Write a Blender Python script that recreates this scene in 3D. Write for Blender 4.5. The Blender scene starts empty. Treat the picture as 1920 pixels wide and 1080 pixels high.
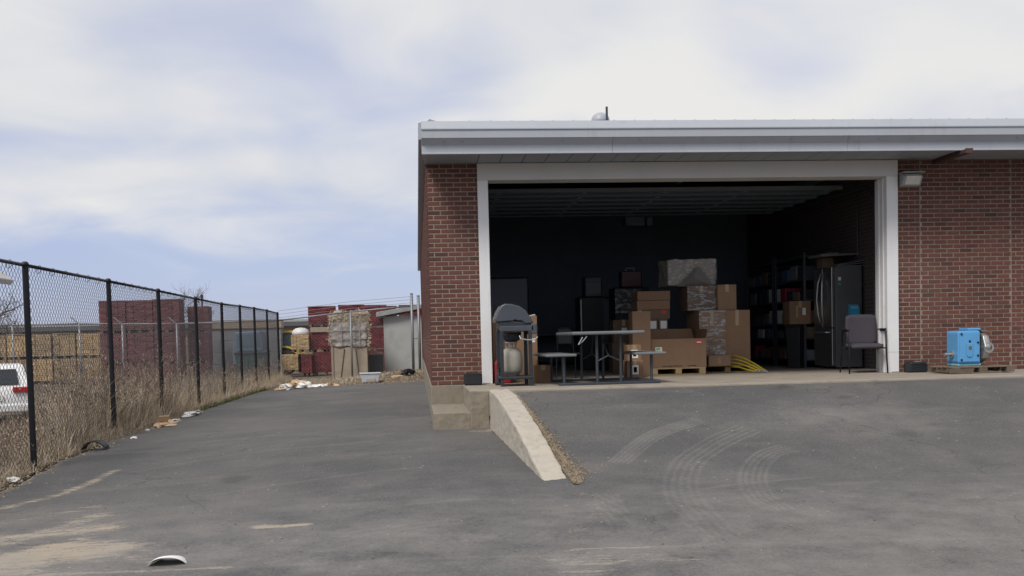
import bpy, bmesh, math, random
import numpy as np
from mathutils import Vector, Matrix
random.seed(7); rng = np.random.default_rng(11)
S = bpy.context.scene; COL = S.collection
# ------------------------------------------------------------------ camera
def cam_axes(yaw, pitch, roll):
    f = Vector((math.sin(yaw)*math.cos(pitch), math.cos(yaw)*math.cos(pitch), math.sin(pitch)))
    r0 = Vector((math.cos(yaw), -math.sin(yaw), 0)); u0 = r0.cross(f)
    return r0*math.cos(roll)+u0*math.sin(roll), -r0*math.sin(roll)+u0*math.cos(roll), f
r, u, f = cam_axes(.0908, -.0442, -.0239)
cd = bpy.data.cameras.new('camera'); cam = bpy.data.objects.new('camera', cd); COL.objects.link(cam)
m = Matrix((r, u, -f)).transposed().to_4x4(); m.translation = (-.192, -15.2365, .6637); cam.matrix_world = m
cd.sensor_width = 36; cd.lens = 36*1925/1920; cd.shift_y = 180/1920; cd.clip_start = .1; cd.clip_end = 3000
S.camera = cam
# ------------------------------------------------------------------ sky, sun, exposure
SUN_EL, SUN_AZ = math.radians(51), math.radians(-143)        # azimuth from +Y towards +X
wd = bpy.data.worlds.new('World'); S.world = wd; wd.use_nodes = True
nt = wd.node_tree; nt.nodes.clear(); N = nt.nodes.new; L = nt.links.new
def wm(op, a, b=None, c=None):
    n = N('ShaderNodeMath'); n.operation = op
    for i, v in enumerate((a, b, c)):
        if v is None: continue
        if isinstance(v, (int, float)): n.inputs[i].default_value = v
        else: L(v, n.inputs[i])
    return n.outputs[0]
def wstep(v, a, b):
    n = N('ShaderNodeMapRange'); n.interpolation_type = 'SMOOTHSTEP'; L(v, n.inputs[0])
    n.inputs[1].default_value = a; n.inputs[2].default_value = b; return n.outputs[0]
def wmix(fac, a, b):
    n = N('ShaderNodeMix'); n.data_type = 'RGBA'
    for s, v in ((0, fac), (6, a), (7, b)):
        if isinstance(v, tuple): n.inputs[s].default_value = (*v, 1)
        elif isinstance(v, (int, float)): n.inputs[s].default_value = v
        else: L(v, n.inputs[s])
    return n.outputs[2]
tc = N('ShaderNodeTexCoord'); sp = N('ShaderNodeSeparateXYZ'); L(tc.outputs['Generated'], sp.inputs[0])
zz = wm('MAXIMUM', sp.outputs[2], 0.0); den = wm('ADD', zz, .24)
cb = N('ShaderNodeCombineXYZ'); L(wm('DIVIDE', sp.outputs[0], den), cb.inputs[0]); L(wm('DIVIDE', sp.outputs[1], den), cb.inputs[1])
def wnoise(scale, detail, rough, off=(0, 0, 0), dist=0., sc=(1, 1, 1)):
    mp = N('ShaderNodeMapping'); mp.inputs['Location'].default_value = off; mp.inputs['Scale'].default_value = sc; L(cb.outputs[0], mp.inputs[0])
    n = N('ShaderNodeTexNoise'); n.inputs['Scale'].default_value = scale; n.inputs['Detail'].default_value = detail
    n.inputs['Roughness'].default_value = rough; n.inputs['Distortion'].default_value = dist; L(mp.outputs[0], n.inputs['Vector']); return n.outputs[0]
n1 = wnoise(.95, 3, .42, (31.39, 37.12, 0), .5)          # cloud bodies / gaps
n2 = wnoise(2.6, 6, .47, (36.99, 46.12, 0), .5)        # soft texture
n3 = wnoise(.8, 3, .5, (39.76, 47.12, 0))            # big bright / dull areas
deck = wstep(wm('ADD', zz, wm('MULTIPLY', wm('SUBTRACT', n2, .5), .14)), .055, .165)
gap = wstep(wm('ADD', n1, wm('MULTIPLY', wm('SUBTRACT', n2, .5), .24)), .29, .52)
mask = wm('MULTIPLY', deck, wm('ADD', wm('MULTIPLY', gap, .68), .32))
sky = N('ShaderNodeTexSky'); sky.sky_type = 'NISHITA'; sky.sun_disc = False
sky.sun_elevation = SUN_EL; sky.sun_rotation = SUN_AZ; sky.air_density = 1.0; sky.dust_density = .6; sky.ozone_density = 2.5
skyc = N('ShaderNodeVectorMath'); skyc.operation = 'SCALE'; L(sky.outputs[0], skyc.inputs[0]); skyc.inputs[3].default_value = .07
hz = wmix(.72, skyc.outputs[0], (.245, .272, .415))
bright = wstep(wm('ADD', wm('MULTIPLY', n3, .6), wm('MULTIPLY', n2, .4)), .36, .60)
cloud = wmix(bright, (.375, .388, .418), (.456, .452, .448))
colr = wmix(mask, hz, cloud)
bg = N('ShaderNodeBackground'); L(colr, bg.inputs[0]); bg.inputs[1].default_value = 1.0
ow = N('ShaderNodeOutputWorld'); L(bg.outputs[0], ow.inputs[0])
sd = bpy.data.lights.new('sun', 'SUN'); sd.energy = 1.5; sd.angle = math.radians(19); sd.color = (1, .95, .87)
so = bpy.data.objects.new('sun', sd); COL.objects.link(so)
sv = Vector((math.sin(SUN_AZ)*math.cos(SUN_EL), math.cos(SUN_AZ)*math.cos(SUN_EL), math.sin(SUN_EL)))
so.rotation_euler = sv.to_track_quat('Z', 'Y').to_euler(); so.location = sv*60
S.view_settings.view_transform = 'Standard'; S.view_settings.look = 'None'; S.view_settings.gamma = 1
S.view_settings.use_curve_mapping = False; S.view_settings.exposure = .85

# ------------------------------------------------------------------ materials
MATS = {}
def base_mat(name):
    mt = bpy.data.materials.new(name); mt.use_nodes = True; MATS[name] = mt
    t = mt.node_tree; return mt, t, t.nodes['Principled BSDF']
def mth(t, op, a, b=None, c=None, clamp=False):
    n = t.nodes.new('ShaderNodeMath'); n.operation = op; n.use_clamp = clamp
    for i, v in enumerate((a, b, c)):
        if v is None: continue
        if isinstance(v, (int, float)): n.inputs[i].default_value = v
        else: t.links.new(v, n.inputs[i])
    return n.outputs[0]
def mixc(t, fac, a, b, mode='MIX'):
    n = t.nodes.new('ShaderNodeMix'); n.data_type = 'RGBA'; n.blend_type = mode
    for s, v in ((0, fac), (6, a), (7, b)):
        if isinstance(v, tuple): n.inputs[s].default_value = (*v[:3], 1)
        elif isinstance(v, (int, float)): n.inputs[s].default_value = v
        else: t.links.new(v, n.inputs[s])
    return n.outputs[2]
def step(t, v, a, b):
    n = t.nodes.new('ShaderNodeMapRange'); n.interpolation_type = 'SMOOTHSTEP'; t.links.new(v, n.inputs[0])
    n.inputs[1].default_value = a; n.inputs[2].default_value = b; return n.outputs[0]
def noise(t, scale, detail=4, rough=.55, vec=None, sc=None, dist=0):
    n = t.nodes.new('ShaderNodeTexNoise'); n.inputs['Scale'].default_value = scale; n.inputs['Detail'].default_value = detail
    n.inputs['Roughness'].default_value = rough; n.inputs['Distortion'].default_value = dist
    if vec is None:
        g = t.nodes.new('ShaderNodeTexCoord'); vec = g.outputs['Object']
    if sc:
        mp = t.nodes.new('ShaderNodeMapping'); mp.inputs['Scale'].default_value = sc; t.links.new(vec, mp.inputs[0]); vec = mp.outputs[0]
    t.links.new(vec, n.inputs['Vector']); return n.outputs[0]
def wpos(t):
    return t.nodes.new('ShaderNodeNewGeometry').outputs['Position']
def bump(t, b, h, strength, dist):
    n = t.nodes.new('ShaderNodeBump'); n.inputs['Strength'].default_value = strength; n.inputs['Distance'].default_value = dist
    t.links.new(h, n.inputs['Height']); t.links.new(n.outputs[0], b.inputs['Normal'])
def M(name, col, rough=.6, metal=0., var=.18, scale=5., bmp=0., bscale=40., isl=0., dirt=None, dirt_amt=.5, dscale=3., spec=.4):
    if name in MATS: return MATS[name]
    mt, t, b = base_mat(name)
    nz = noise(t, scale, 5, .6, wpos(t))
    c = mixc(t, nz, tuple(x*(1-var*1.6) for x in col), tuple(min(1, x*(1+var*1.6)) for x in col))
    if isl:
        g = t.nodes.new('ShaderNodeNewGeometry'); o = t.nodes.new('ShaderNodeObjectInfo')
        rv = mth(t, 'FRACT', mth(t, 'ADD', g.outputs['Random Per Island'], o.outputs['Random']))
        k = mth(t, 'ADD', mth(t, 'MULTIPLY', rv, 2*isl), 1-isl)
        vm = t.nodes.new('ShaderNodeVectorMath'); vm.operation = 'SCALE'; t.links.new(c, vm.inputs[0]); t.links.new(k, vm.inputs[3]); c = vm.outputs[0]
    if dirt:
        dm = step(t, noise(t, dscale, 6, .65, wpos(t)), .5, .72)
        c = mixc(t, mth(t, 'MULTIPLY', dm, dirt_amt), c, dirt)
    t.links.new(c, b.inputs['Base Color'])
    rr = mth(t, 'ADD', mth(t, 'MULTIPLY', nz, .2), rough-.1, clamp=True); t.links.new(rr, b.inputs['Roughness'])
    b.inputs['Metallic'].default_value = metal; b.inputs['Specular IOR Level'].default_value = spec
    if bmp: bump(t, b, noise(t, bscale, 4, .6, wpos(t)), bmp, .01)
    return mt
def brick_mat():
    mt, t, b = base_mat('brick_clay')
    g = t.nodes.new('ShaderNodeNewGeometry'); o = t.nodes.new('ShaderNodeObjectInfo')
    rv = mth(t, 'FRACT', mth(t, 'ADD', g.outputs['Random Per Island'], mth(t, 'MULTIPLY', o.outputs['Random'], 1.37)))
    rp = t.nodes.new('ShaderNodeValToRGB'); t.links.new(rv, rp.inputs[0]); e = rp.color_ramp.elements
    e[0].position = 0; e[0].color = (.052, .032, .031, 1); e[1].position = 1; e[1].color = (.135, .052, .04, 1)
    for p_, c_ in ((.1, (.088, .037, .032)), (.45, (.115, .045, .037)), (.8, (.137, .055, .043))):
        x = e.new(p_); x.color = (*c_, 1)
    nz = noise(t, 38, 5, .65, wpos(t)); nb = noise(t, 1.1, 4, .6, wpos(t))
    c = mixc(t, nz, rp.outputs[0], mixc(t, .35, rp.outputs[0], (.17, .09, .075)))
    c = mixc(t, mth(t, 'MULTIPLY', step(t, nb, .45, .75), .22), c, (.17, .1, .085))
    t.links.new(c, b.inputs['Base Color']); b.inputs['Roughness'].default_value = .85; b.inputs['Specular IOR Level'].default_value = .25
    bump(t, b, noise(t, 150, 4, .7, wpos(t)), .6, .004); return mt
def streak_mat(name, col, dirt, rough):
    mt, t, b = base_mat(name); P = wpos(t)
    a = noise(t, 1.4, 5, .6, P); v = noise(t, 7, 6, .7, P, (1, 1, .12)); f_ = noise(t, 18, 6, .7, P)
    c = mixc(t, a, tuple(x*.9 for x in col), tuple(min(1, x*1.06) for x in col))
    c = mixc(t, mth(t, 'MULTIPLY', step(t, v, .52, .78), .4), c, dirt); c = mixc(t, mth(t, 'MULTIPLY', step(t, f_, .62, .76), .5), c, dirt)
    t.links.new(c, b.inputs['Base Color']); t.links.new(mth(t, 'ADD', rough-.1, mth(t, 'MULTIPLY', f_, .3)), b.inputs['Roughness'])
    bump(t, b, mth(t, 'ADD', a, mth(t, 'MULTIPLY', f_, .12)), .25, .03); return mt
BRICK = brick_mat()
MORTAR = M('mortar', (.275, .225, .18), .95, var=.3, scale=4, bmp=.5, bscale=120, dirt=(.2, .16, .13), dirt_amt=.7, dscale=2.2)
CONC = M('concrete_block', (.25, .217, .17), .9, var=.18, scale=9, bmp=.8, bscale=90, dirt=(.15, .128, .1), dirt_amt=.5, dscale=11)
CONC_L = M('concrete_curb', (.43, .39, .33), .9, var=.12, scale=9, bmp=.6, bscale=90, dirt=(.27, .24, .2), dirt_amt=.5, dscale=12)
CONC_A = M('concrete_apron', (.30, .26, .215), .9, var=.16, scale=3, bmp=.4, bscale=80, dirt=(.17, .145, .12), dirt_amt=.6, dscale=2.2)
WHITE = streak_mat('white_trim', (.74, .74, .75), (.42, .39, .35), .45)
HEADW = M('header_paint', (.60, .585, .565), .5, var=.05, scale=2)
FASC = streak_mat('fascia_metal', (.385, .41, .455), (.24, .245, .25), .4)
SOFF = M('soffit_metal', (.31, .33, .36), .5, var=.05, scale=2)
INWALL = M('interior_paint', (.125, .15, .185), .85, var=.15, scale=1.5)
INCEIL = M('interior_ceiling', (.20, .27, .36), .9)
DOORM = M('door_panel_steel', (.11, .145, .17), .55, var=.08, scale=2)
STEEL = M('galvanised', (.42, .43, .44), .4, .75, var=.1, scale=12)
BLACKP = M('black_powdercoat', (.011, .012, .016), .5, var=.2, scale=20, spec=.35)
BLACKPL = M('black_plastic', (.018, .02, .024), .5, var=.2, scale=9)
WIRE = M('black_wire', (.10, .10, .11), .5, .2, var=.2, scale=30)
GWIRE = M('galvanised_wire', (.33, .34, .36), .5, .5, var=.2, scale=30)
GPIPE = M('weathered_pipe', (.26, .275, .295), .55, .5, var=.2, scale=12)
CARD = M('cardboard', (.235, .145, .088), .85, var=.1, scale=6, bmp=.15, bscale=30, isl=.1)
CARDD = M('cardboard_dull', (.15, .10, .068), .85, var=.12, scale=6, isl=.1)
CARDIN = M('cardboard_inside', (.2, .12, .07), .9)
PAPER = M('white_paper', (.7, .7, .68), .7, var=.08)
INK = M('print_ink', (.02, .02, .02), .7)
REDST = M('red_sticker', (.55, .03, .04), .5)
GREENST = M('green_sticker', (.2, .45, .15), .5)
TAPE = M('packing_tape', (.34, .24, .14), .3, var=.1, spec=.6)
WOOD = M('pallet_wood', (.33, .24, .13), .85, var=.25, scale=9, bmp=.4, bscale=60, isl=.2)
OLDWOOD = M('old_wood', (.15, .115, .085), .9, var=.3, scale=9, bmp=.4, bscale=60, isl=.25)
TTOP = M('table_plastic', (.15, .16, .17), .5, var=.1, scale=6)
BLEG = M('blue_grey_steel', (.045, .055, .07), .45, .2, var=.15)
GRILLM = M('grill_lid_paint', (.075, .085, .10), .4, .3, var=.1)
GRILLB = M('grill_body', (.03, .036, .045), .5, .2, var=.15)
TANK = M('tank_paint', (.31, .295, .25), .45, var=.1, dirt=(.35, .3, .22), dirt_amt=.5, dscale=9)
STAIN = M('stainless', (.30, .30, .30), .32, .85, var=.08, scale=3)
FRSIDE = M('fridge_side', (.10, .105, .115), .5, var=.08)
FABRIC = M('chair_fabric', (.06, .052, .066), .95, var=.2, scale=30, bmp=.4, bscale=300)
YELLOW = M('yellow_hose', (.42, .32, .02), .45, var=.1)
BLUEP = M('pump_blue', (.10, .33, .62), .42, var=.1, scale=7, dirt=(.06, .2, .4), dirt_amt=.35, dscale=14, spec=.5)
BLUELT = M('pump_base_blue', (.22, .52, .66), .45, var=.1)
CAST = M('cast_steel', (.40, .39, .38), .4, .7, var=.18, scale=20, bmp=.3, bscale=70)
RUST = M('rusty_steel', (.085, .045, .04), .8, .1, var=.3, scale=12)
DARK = M('dark_gap', (.01, .01, .01), .9)
REDB = M('maroon_brick', (.14, .03, .036), .9, var=.2, scale=3.5, bmp=.7, bscale=26, isl=.28)
REDB2 = M('maroon_brick_dull', (.155, .06, .064), .9, var=.2, scale=2.5, bmp=.7, bscale=26, isl=.28)
TANB = M('tan_brick', (.44, .31, .17), .9, var=.14, scale=2.5, bmp=.6, bscale=26, isl=.22)
TANB2 = M('tan_brick_dull', (.34, .25, .15), .9, var=.18, scale=2.5, bmp=.6, bscale=26, isl=.22)
LID = M('crate_board', (.34, .26, .2), .9, var=.2)
WRAPW = M('white_wrap', (.62, .6, .6), .4, var=.15, scale=6)
GREYB = M('grey_block', (.24, .245, .26), .9, var=.15, scale=3, bmp=.4, bscale=30, isl=.1)
SHEDM = M('shed_metal', (.46, .48, .475), .6, var=.08, scale=2, dirt=(.28, .27, .24), dirt_amt=.4, dscale=1.2)
SHEDT = M('shed_trim', (.32, .33, .335), .6)
CARW = M('car_paint', (.75, .75, .76), .25, var=.03, spec=.6)
GLASSD = M('dark_glass', (.02, .025, .03), .08, var=.1, spec=.6)
GLASSB = M('cab_glass', (.10, .16, .2), .1, var=.1, spec=.6)
TAILR = M('tail_light_red', (.5, .01, .015), .2, spec=.6)
RUBBER = M('rubber', (.02, .02, .02), .85)
LOADY = M('loader_yellow', (.55, .38, .06), .5)
DUMPG = M('dumpster_green', (.02, .09, .08), .6)
TRUCKB = M('truck_blue', (.06, .12, .2), .5)
BARK = M('bare_bark', (.12, .095, .075), .9, var=.25)
TRASHW = M('litter_white', (.75, .74, .72), .6, var=.08)
TRASHT = M('litter_tan', (.55, .40, .26), .8, var=.12)
TRASHY = M('litter_yellow', (.6, .42, .06), .7)
BLACKBAG = M('black_film', (.008, .008, .01), .35, spec=.5)
TUBW = M('tub_plastic', (.62, .66, .72), .35, var=.08)
WALLB = M('far_wall_tan', (.20, .145, .10), .9, var=.12, scale=.6)
ROOFG = M('far_roof_grey', (.10, .105, .115), .9)
BOARD = M('whiteboard_face', (.34, .36, .42), .4, var=.05)
NETM = M('dirty_sheet', (.40, .335, .26), .85, var=.2, scale=3, bmp=.6, bscale=9, dirt=(.24, .2, .155), dirt_amt=.6, dscale=4)
SHEETG = M('grey_sheet', (.40, .36, .335), .8, var=.2, scale=3, bmp=.8, bscale=7)
STRAWI = M('insulation_tufts', (.52, .44, .33), .95, var=.3, scale=9)
def film_mat():
    mt, t, b = base_mat('stretch_film'); nz = noise(t, 9, 6, .7, wpos(t), (1, 1, 3))
    b.inputs['Base Color'].default_value = (.55, .56, .58, 1); b.inputs['Roughness'].default_value = .3
    al = mth(t, 'ADD', mth(t, 'MULTIPLY', step(t, nz, .45, .62), .6), .06); t.links.new(al, b.inputs['Alpha'])
    bump(t, b, nz, .8, .04); return mt
FILM = film_mat()
def grass_mat(name, c0, c1, c2):
    mt, t, b = base_mat(name); g = t.nodes.new('ShaderNodeNewGeometry')
    rp = t.nodes.new('ShaderNodeValToRGB'); t.links.new(g.outputs['Random Per Island'], rp.inputs[0]); e = rp.color_ramp.elements
    e[0].color = (*c0, 1); e[1].color = (*c2, 1); x = e.new(.5); x.color = (*c1, 1)
    t.links.new(rp.outputs[0], b.inputs['Base Color']); b.inputs['Roughness'].default_value = .9; b.inputs['Specular IOR Level'].default_value = .15; return mt
STRAW = grass_mat('dry_straw', (.24, .19, .14), (.54, .44, .32), (.72, .63, .49))
TWIG = grass_mat('weed_stalk', (.12, .085, .065), (.28, .21, .16), (.45, .36, .27))
GREENG = grass_mat('green_grass', (.05, .075, .025), (.08, .10, .035), (.14, .14, .06))
GRAV = grass_mat('gravel_stone', (.16, .125, .09), (.29, .23, .16), (.42, .35, .26))
def asphalt_mat():
    mt, t, b = base_mat('asphalt'); P = wpos(t)
    big = noise(t, .3, 5, .6, P, None, .6); med = noise(t, 1.7, 7, .68, P); fine = noise(t, 120, 3, .75, P); mid = noise(t, 38, 4, .8, P); st = noise(t, 1.1, 7, .65, P, (.3, 1.8, 1), .3)
    c = mixc(t, step(t, big, .32, .68), (.086, .0865, .089), (.134, .128, .123))
    c = mixc(t, mth(t, 'MULTIPLY', step(t, med, .46, .74), .35), c, (.185, .172, .160))
    c = mixc(t, mth(t, 'MULTIPLY', step(t, med, .46, .26), .3), c, (.055, .056, .059))
    c = mixc(t, mth(t, 'MULTIPLY', step(t, st, .52, .74), .35), c, (.20, .185, .17))
    c = mixc(t, mth(t, 'MULTIPLY', step(t, mid, .52, .70), .6), c, (.19, .18, .172))
    c = mixc(t, mth(t, 'MULTIPLY', step(t, mid, .46, .28), .65), c, (.036, .037, .041))
    c = mixc(t, mth(t, 'MULTIPLY', step(t, fine, .56, .76), .75), c, (.27, .26, .245))
    c = mixc(t, mth(t, 'MULTIPLY', step(t, fine, .46, .26), .75), c, (.022, .022, .026))
    vo = t.nodes.new('ShaderNodeTexVoronoi'); vo.inputs['Scale'].default_value = 7; t.links.new(P, vo.inputs['Vector'])
    spk = mth(t, 'MULTIPLY', mth(t, 'LESS_THAN', vo.outputs['Distance'], .10), step(t, med, .5, .6))
    c = mixc(t, mth(t, 'MULTIPLY', spk, .7), c, (.40, .37, .33))
    # hairline cracks
    wv_ = t.nodes.new('ShaderNodeVectorMath'); wv_.operation = 'ADD'; t.links.new(P, wv_.inputs[0])
    nn = t.nodes.new('ShaderNodeTexNoise'); nn.inputs['Scale'].default_value = 1.6; nn.inputs['Detail'].default_value = 6; t.links.new(P, nn.inputs['Vector'])
    sc_ = t.nodes.new('ShaderNodeVectorMath'); sc_.operation = 'SCALE'; t.links.new(nn.outputs['Color'], sc_.inputs[0]); sc_.inputs[3].default_value = .9; t.links.new(sc_.outputs[0], wv_.inputs[1])
    vc = t.nodes.new('ShaderNodeTexVoronoi'); vc.feature = 'DISTANCE_TO_EDGE'; vc.inputs['Scale'].default_value = .42; t.links.new(wv_.outputs[0], vc.inputs['Vector'])
    crk = mth(t, 'MULTIPLY', mth(t, 'SUBTRACT', 1, step(t, vc.outputs['Distance'], .0015, .006)), step(t, big, .42, .56))
    c = mixc(t, mth(t, 'MULTIPLY', crk, .35), c, (.025, .024, .024))
    # oil spots
    vo2 = t.nodes.new('ShaderNodeTexVoronoi'); vo2.inputs['Scale'].default_value = .8; t.links.new(wv_.outputs[0], vo2.inputs['Vector'])
    oil = mth(t, 'MULTIPLY', mth(t, 'SUBTRACT', 1, step(t, vo2.outputs['Distance'], .05, .2)), .45)
    c = mixc(t, oil, c, (.042, .042, .044))
    at = t.nodes.new('ShaderNodeAttribute'); at.attribute_name = 'sand_track_tone'
    ds = t.nodes.new('ShaderNodeSeparateXYZ'); t.links.new(at.outputs['Vector'], ds.inputs[0])
    sn = noise(t, 4.5, 8, .74, P, (.5, 2.4, 1), .9); sf = noise(t, 46, 5, .8, P, (.6, 1.6, 1))
    sa = mth(t, 'ADD', mth(t, 'MULTIPLY', sn, .55), mth(t, 'MULTIPLY', sf, .45))
    dif = mth(t, 'ADD', mth(t, 'SUBTRACT', sa, .655), mth(t, 'MULTIPLY', ds.outputs[0], .255))
    sand = mth(t, 'MULTIPLY', mth(t, 'MULTIPLY', step(t, dif, -.01, .085), step(t, ds.outputs[0], .02, .25)), .85)
    c = mixc(t, sand, c, (.44, .37, .28))
    trk = mth(t, 'MULTIPLY', ds.outputs[1], mth(t, 'MULTIPLY', step(t, mth(t, 'ADD', mth(t, 'MULTIPLY', sf, .5), mth(t, 'MULTIPLY', med, .5)), .30, .58), .62))
    c = mixc(t, trk, c, (.25, .235, .215))
    pale_tone = mth(t, 'MULTIPLY', ds.outputs[2], step(t, mth(t, 'ADD', mth(t, 'MULTIPLY', med, .7), mth(t, 'MULTIPLY', mid, .3)), .3, .66)); c = mixc(t, pale_tone, c, (.265, .25, .238))  # third channel mixes in a paler asphalt colour
    t.links.new(c, b.inputs['Base Color'])
    t.links.new(mth(t, 'ADD', .72, mth(t, 'MULTIPLY', med, .25)), b.inputs['Roughness']); b.inputs['Specular IOR Level'].default_value = .3
    bump(t, b, mth(t, 'SUBTRACT', mth(t, 'ADD', mth(t, 'ADD', fine, mth(t, 'MULTIPLY', mid, 1.2)), mth(t, 'MULTIPLY', med, .8)), mth(t, 'MULTIPLY', crk, 1)), .8, .008); return mt
ASPH = asphalt_mat()
def dirt_mat():
    mt, t, b = base_mat('yard_dirt'); P = wpos(t)
    a = noise(t, .8, 6, .65, P); fi = noise(t, 22, 5, .75, P)
    c = mixc(t, a, (.085, .068, .052), (.175, .14, .105)); c = mixc(t, step(t, fi, .5, .75), c, (.27, .225, .17)); c = mixc(t, step(t, fi, .45, .25), c, (.05, .04, .03))
    t.links.new(c, b.inputs['Base Color']); b.inputs['Roughness'].default_value = .95; b.inputs['Specular IOR Level'].default_value = .15
    bump(t, b, mth(t, 'ADD', fi, a), .9, .04); return mt
DIRT = dirt_mat()
def farbrick_mat():
    mt, t, b = base_mat('interior_brick'); tcn = t.nodes.new('ShaderNodeTexCoord'); sx = t.nodes.new('ShaderNodeSeparateXYZ'); t.links.new(tcn.outputs['Object'], sx.inputs[0])
    cx = t.nodes.new('ShaderNodeCombineXYZ'); t.links.new(sx.outputs[1], cx.inputs[0]); t.links.new(sx.outputs[2], cx.inputs[1])
    bt = t.nodes.new('ShaderNodeTexBrick'); t.links.new(cx.outputs[0], bt.inputs['Vector'])
    bt.inputs['Scale'].default_value = 1; bt.inputs['Brick Width'].default_value = .2032; bt.inputs['Row Height'].default_value = .0677; bt.inputs['Mortar Size'].default_value = .007
    bt.inputs['Color1'].default_value = (.075, .05, .05, 1); bt.inputs['Color2'].default_value = (.055, .04, .042, 1); bt.inputs['Mortar'].default_value = (.11, .1, .095, 1)
    t.links.new(bt.outputs[0], b.inputs['Base Color']); b.inputs['Roughness'].default_value = .9; return mt
INBRICK = farbrick_mat()

# ------------------------------------------------------------------ mesh helpers
class MB:
    def __init__(s): s.v = []; s.f = []
    def add(s, vs, fs):
        o = len(s.v); s.v += [tuple(p) for p in vs]; s.f += [tuple(i+o for i in q) for q in fs]; return s
    def hexa(s, c):     # 8 corners, bottom 4 ccw then top 4
        return s.add(c, [(3, 2, 1, 0), (4, 5, 6, 7), (0, 1, 5, 4), (1, 2, 6, 5), (2, 3, 7, 6), (3, 0, 4, 7)])
    def box(s, x0, x1, y0, y1, z0, z1):
        return s.hexa([(x0, y0, z0), (x1, y0, z0), (x1, y1, z0), (x0, y1, z0), (x0, y0, z1), (x1, y0, z1), (x1, y1, z1), (x0, y1, z1)])
    def obox(s, c, size, rot=(0, 0, 0)):
        from mathutils import Euler
        R_ = Euler(rot).to_matrix(); h = Vector(size)/2; c = Vector(c)
        k = [(-1, -1, -1), (1, -1, -1), (1, 1, -1), (-1, 1, -1), (-1, -1, 1), (1, -1, 1), (1, 1, 1), (-1, 1, 1)]
        return s.hexa([c+R_ @ Vector((a*h.x, b_*h.y, d*h.z)) for a, b_, d in k])
    def tube(s, pts, r, n=8, r2=None, cap=True):
        pts = [Vector(p) for p in pts]; o = len(s.v); k = len(pts)
        prev = None
        for i, p in enumerate(pts):
            d = (pts[min(i+1, k-1)]-pts[max(i-1, 0)]).normalized()
            if prev is None: a = d.orthogonal().normalized()
            else: a = (prev-d*prev.dot(d)); a = a.normalized() if a.length > 1e-6 else d.orthogonal().normalized()
            prev = a; bb = d.cross(a); rr = r if r2 is None else r+(r2-r)*i/max(1, k-1)
            for j in range(n):
                t_ = 2*math.pi*j/n; s.v.append(tuple(p+a*math.cos(t_)*rr+bb*math.sin(t_)*rr))
        for i in range(k-1):
            for j in range(n):
                a0 = o+i*n+j; a1 = o+i*n+(j+1) % n; s.f.append((a0, a1, a1+n, a0+n))
        if cap: s.f.append(tuple(o+j for j in reversed(range(n)))); s.f.append(tuple(o+(k-1)*n+j for j in range(n)))
        return s
    def lathe(s, prof, c=(0, 0, 0), n=20, axis='Z'):
        o = len(s.v); c = Vector(c)
        for (rr, h) in prof:
            for j in range(n):
                t_ = 2*math.pi*j/n; a, b_ = rr*math.cos(t_), rr*math.sin(t_)
                s.v.append(tuple(c+(Vector((a, b_, h)) if axis == 'Z' else Vector((h, a, b_)) if axis == 'X' else Vector((b_, h, a)))))
        for i in range(len(prof)-1):
            for j in range(n):
                a0 = o+i*n+j; a1 = o+i*n+(j+1) % n; s.f.append((a0, a1, a1+n, a0+n))
        s.f.append(tuple(o+j for j in reversed(range(n)))); s.f.append(tuple(o+(len(prof)-1)*n+j for j in range(n))); return s
    def prism(s, poly, a, b_, axis='Y'):      # poly in the other two axes, extruded a..b_
        def P(p, h): return (p[0], h, p[1]) if axis == 'Y' else (h, p[0], p[1]) if axis == 'X' else (p[0], p[1], h)
        o = len(s.v); n = len(poly); s.v += [P(p, a) for p in poly]+[P(p, b_) for p in poly]
        s.f += [tuple(o+i for i in range(n)), tuple(o+n+i for i in reversed(range(n)))]
        s.f += [(o+i, o+n+i, o+n+(i+1) % n, o+(i+1) % n) for i in range(n)]; return s
    def build(s, name, mat, parent=None, bevel=0., smooth=False, seg=2, loc=None, fix=True):
        me = bpy.data.meshes.new(name); me.from_pydata(s.v, [], s.f)
        if fix:
            bm = bmesh.new(); bm.from_mesh(me); bmesh.ops.recalc_face_normals(bm, faces=bm.faces); bm.to_mesh(me); bm.free()
        me.materials.append(mat); ob = bpy.data.objects.new(name, me); COL.objects.link(ob)
        if parent is not None: ob.parent = parent
        if loc is not None: ob.location = loc
        if smooth: me.shade_smooth()
        if bevel:
            md = ob.modifiers.new('bevel', 'BEVEL'); md.width = bevel; md.segments = seg; md.limit_method = 'ANGLE'; md.angle_limit = .6
        return ob
def smooth_angle(ob, a=40):
    ob.data.shade_smooth()
    try: ob.data.set_sharp_from_angle(angle=math.radians(a))
    except Exception: pass
    return ob
def np_mesh(name, V, F, mat, parent=None, smooth=False):
    me = bpy.data.meshes.new(name); V = np.asarray(V, np.float32); F = np.asarray(F, np.int32); k = F.shape[1]
    me.vertices.add(len(V)); me.vertices.foreach_set('co', V.ravel()); me.loops.add(F.size); me.loops.foreach_set('vertex_index', F.ravel())
    me.polygons.add(len(F)); me.polygons.foreach_set('loop_start', np.arange(0, F.size, k, dtype=np.int32)); me.update(calc_edges=True); me.validate()
    me.materials.append(mat); ob = bpy.data.objects.new(name, me); COL.objects.link(ob)
    if parent is not None: ob.parent = parent
    if smooth: me.shade_smooth()
    return ob
def tag(o, label=None, cat=None, group=None, kind=None):
    if label: o['label'] = label
    if cat: o['category'] = cat
    if group: o['group'] = group
    if kind: o['kind'] = kind
    return o
def thing(name, label, cat, loc=(0, 0, 0), rz=0, group=None):
    o = bpy.data.objects.new(name, None); o.empty_display_size = .1; COL.objects.link(o); o.location = loc; o.rotation_euler = (0, 0, rz)
    return tag(o, label, cat, group)
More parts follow.
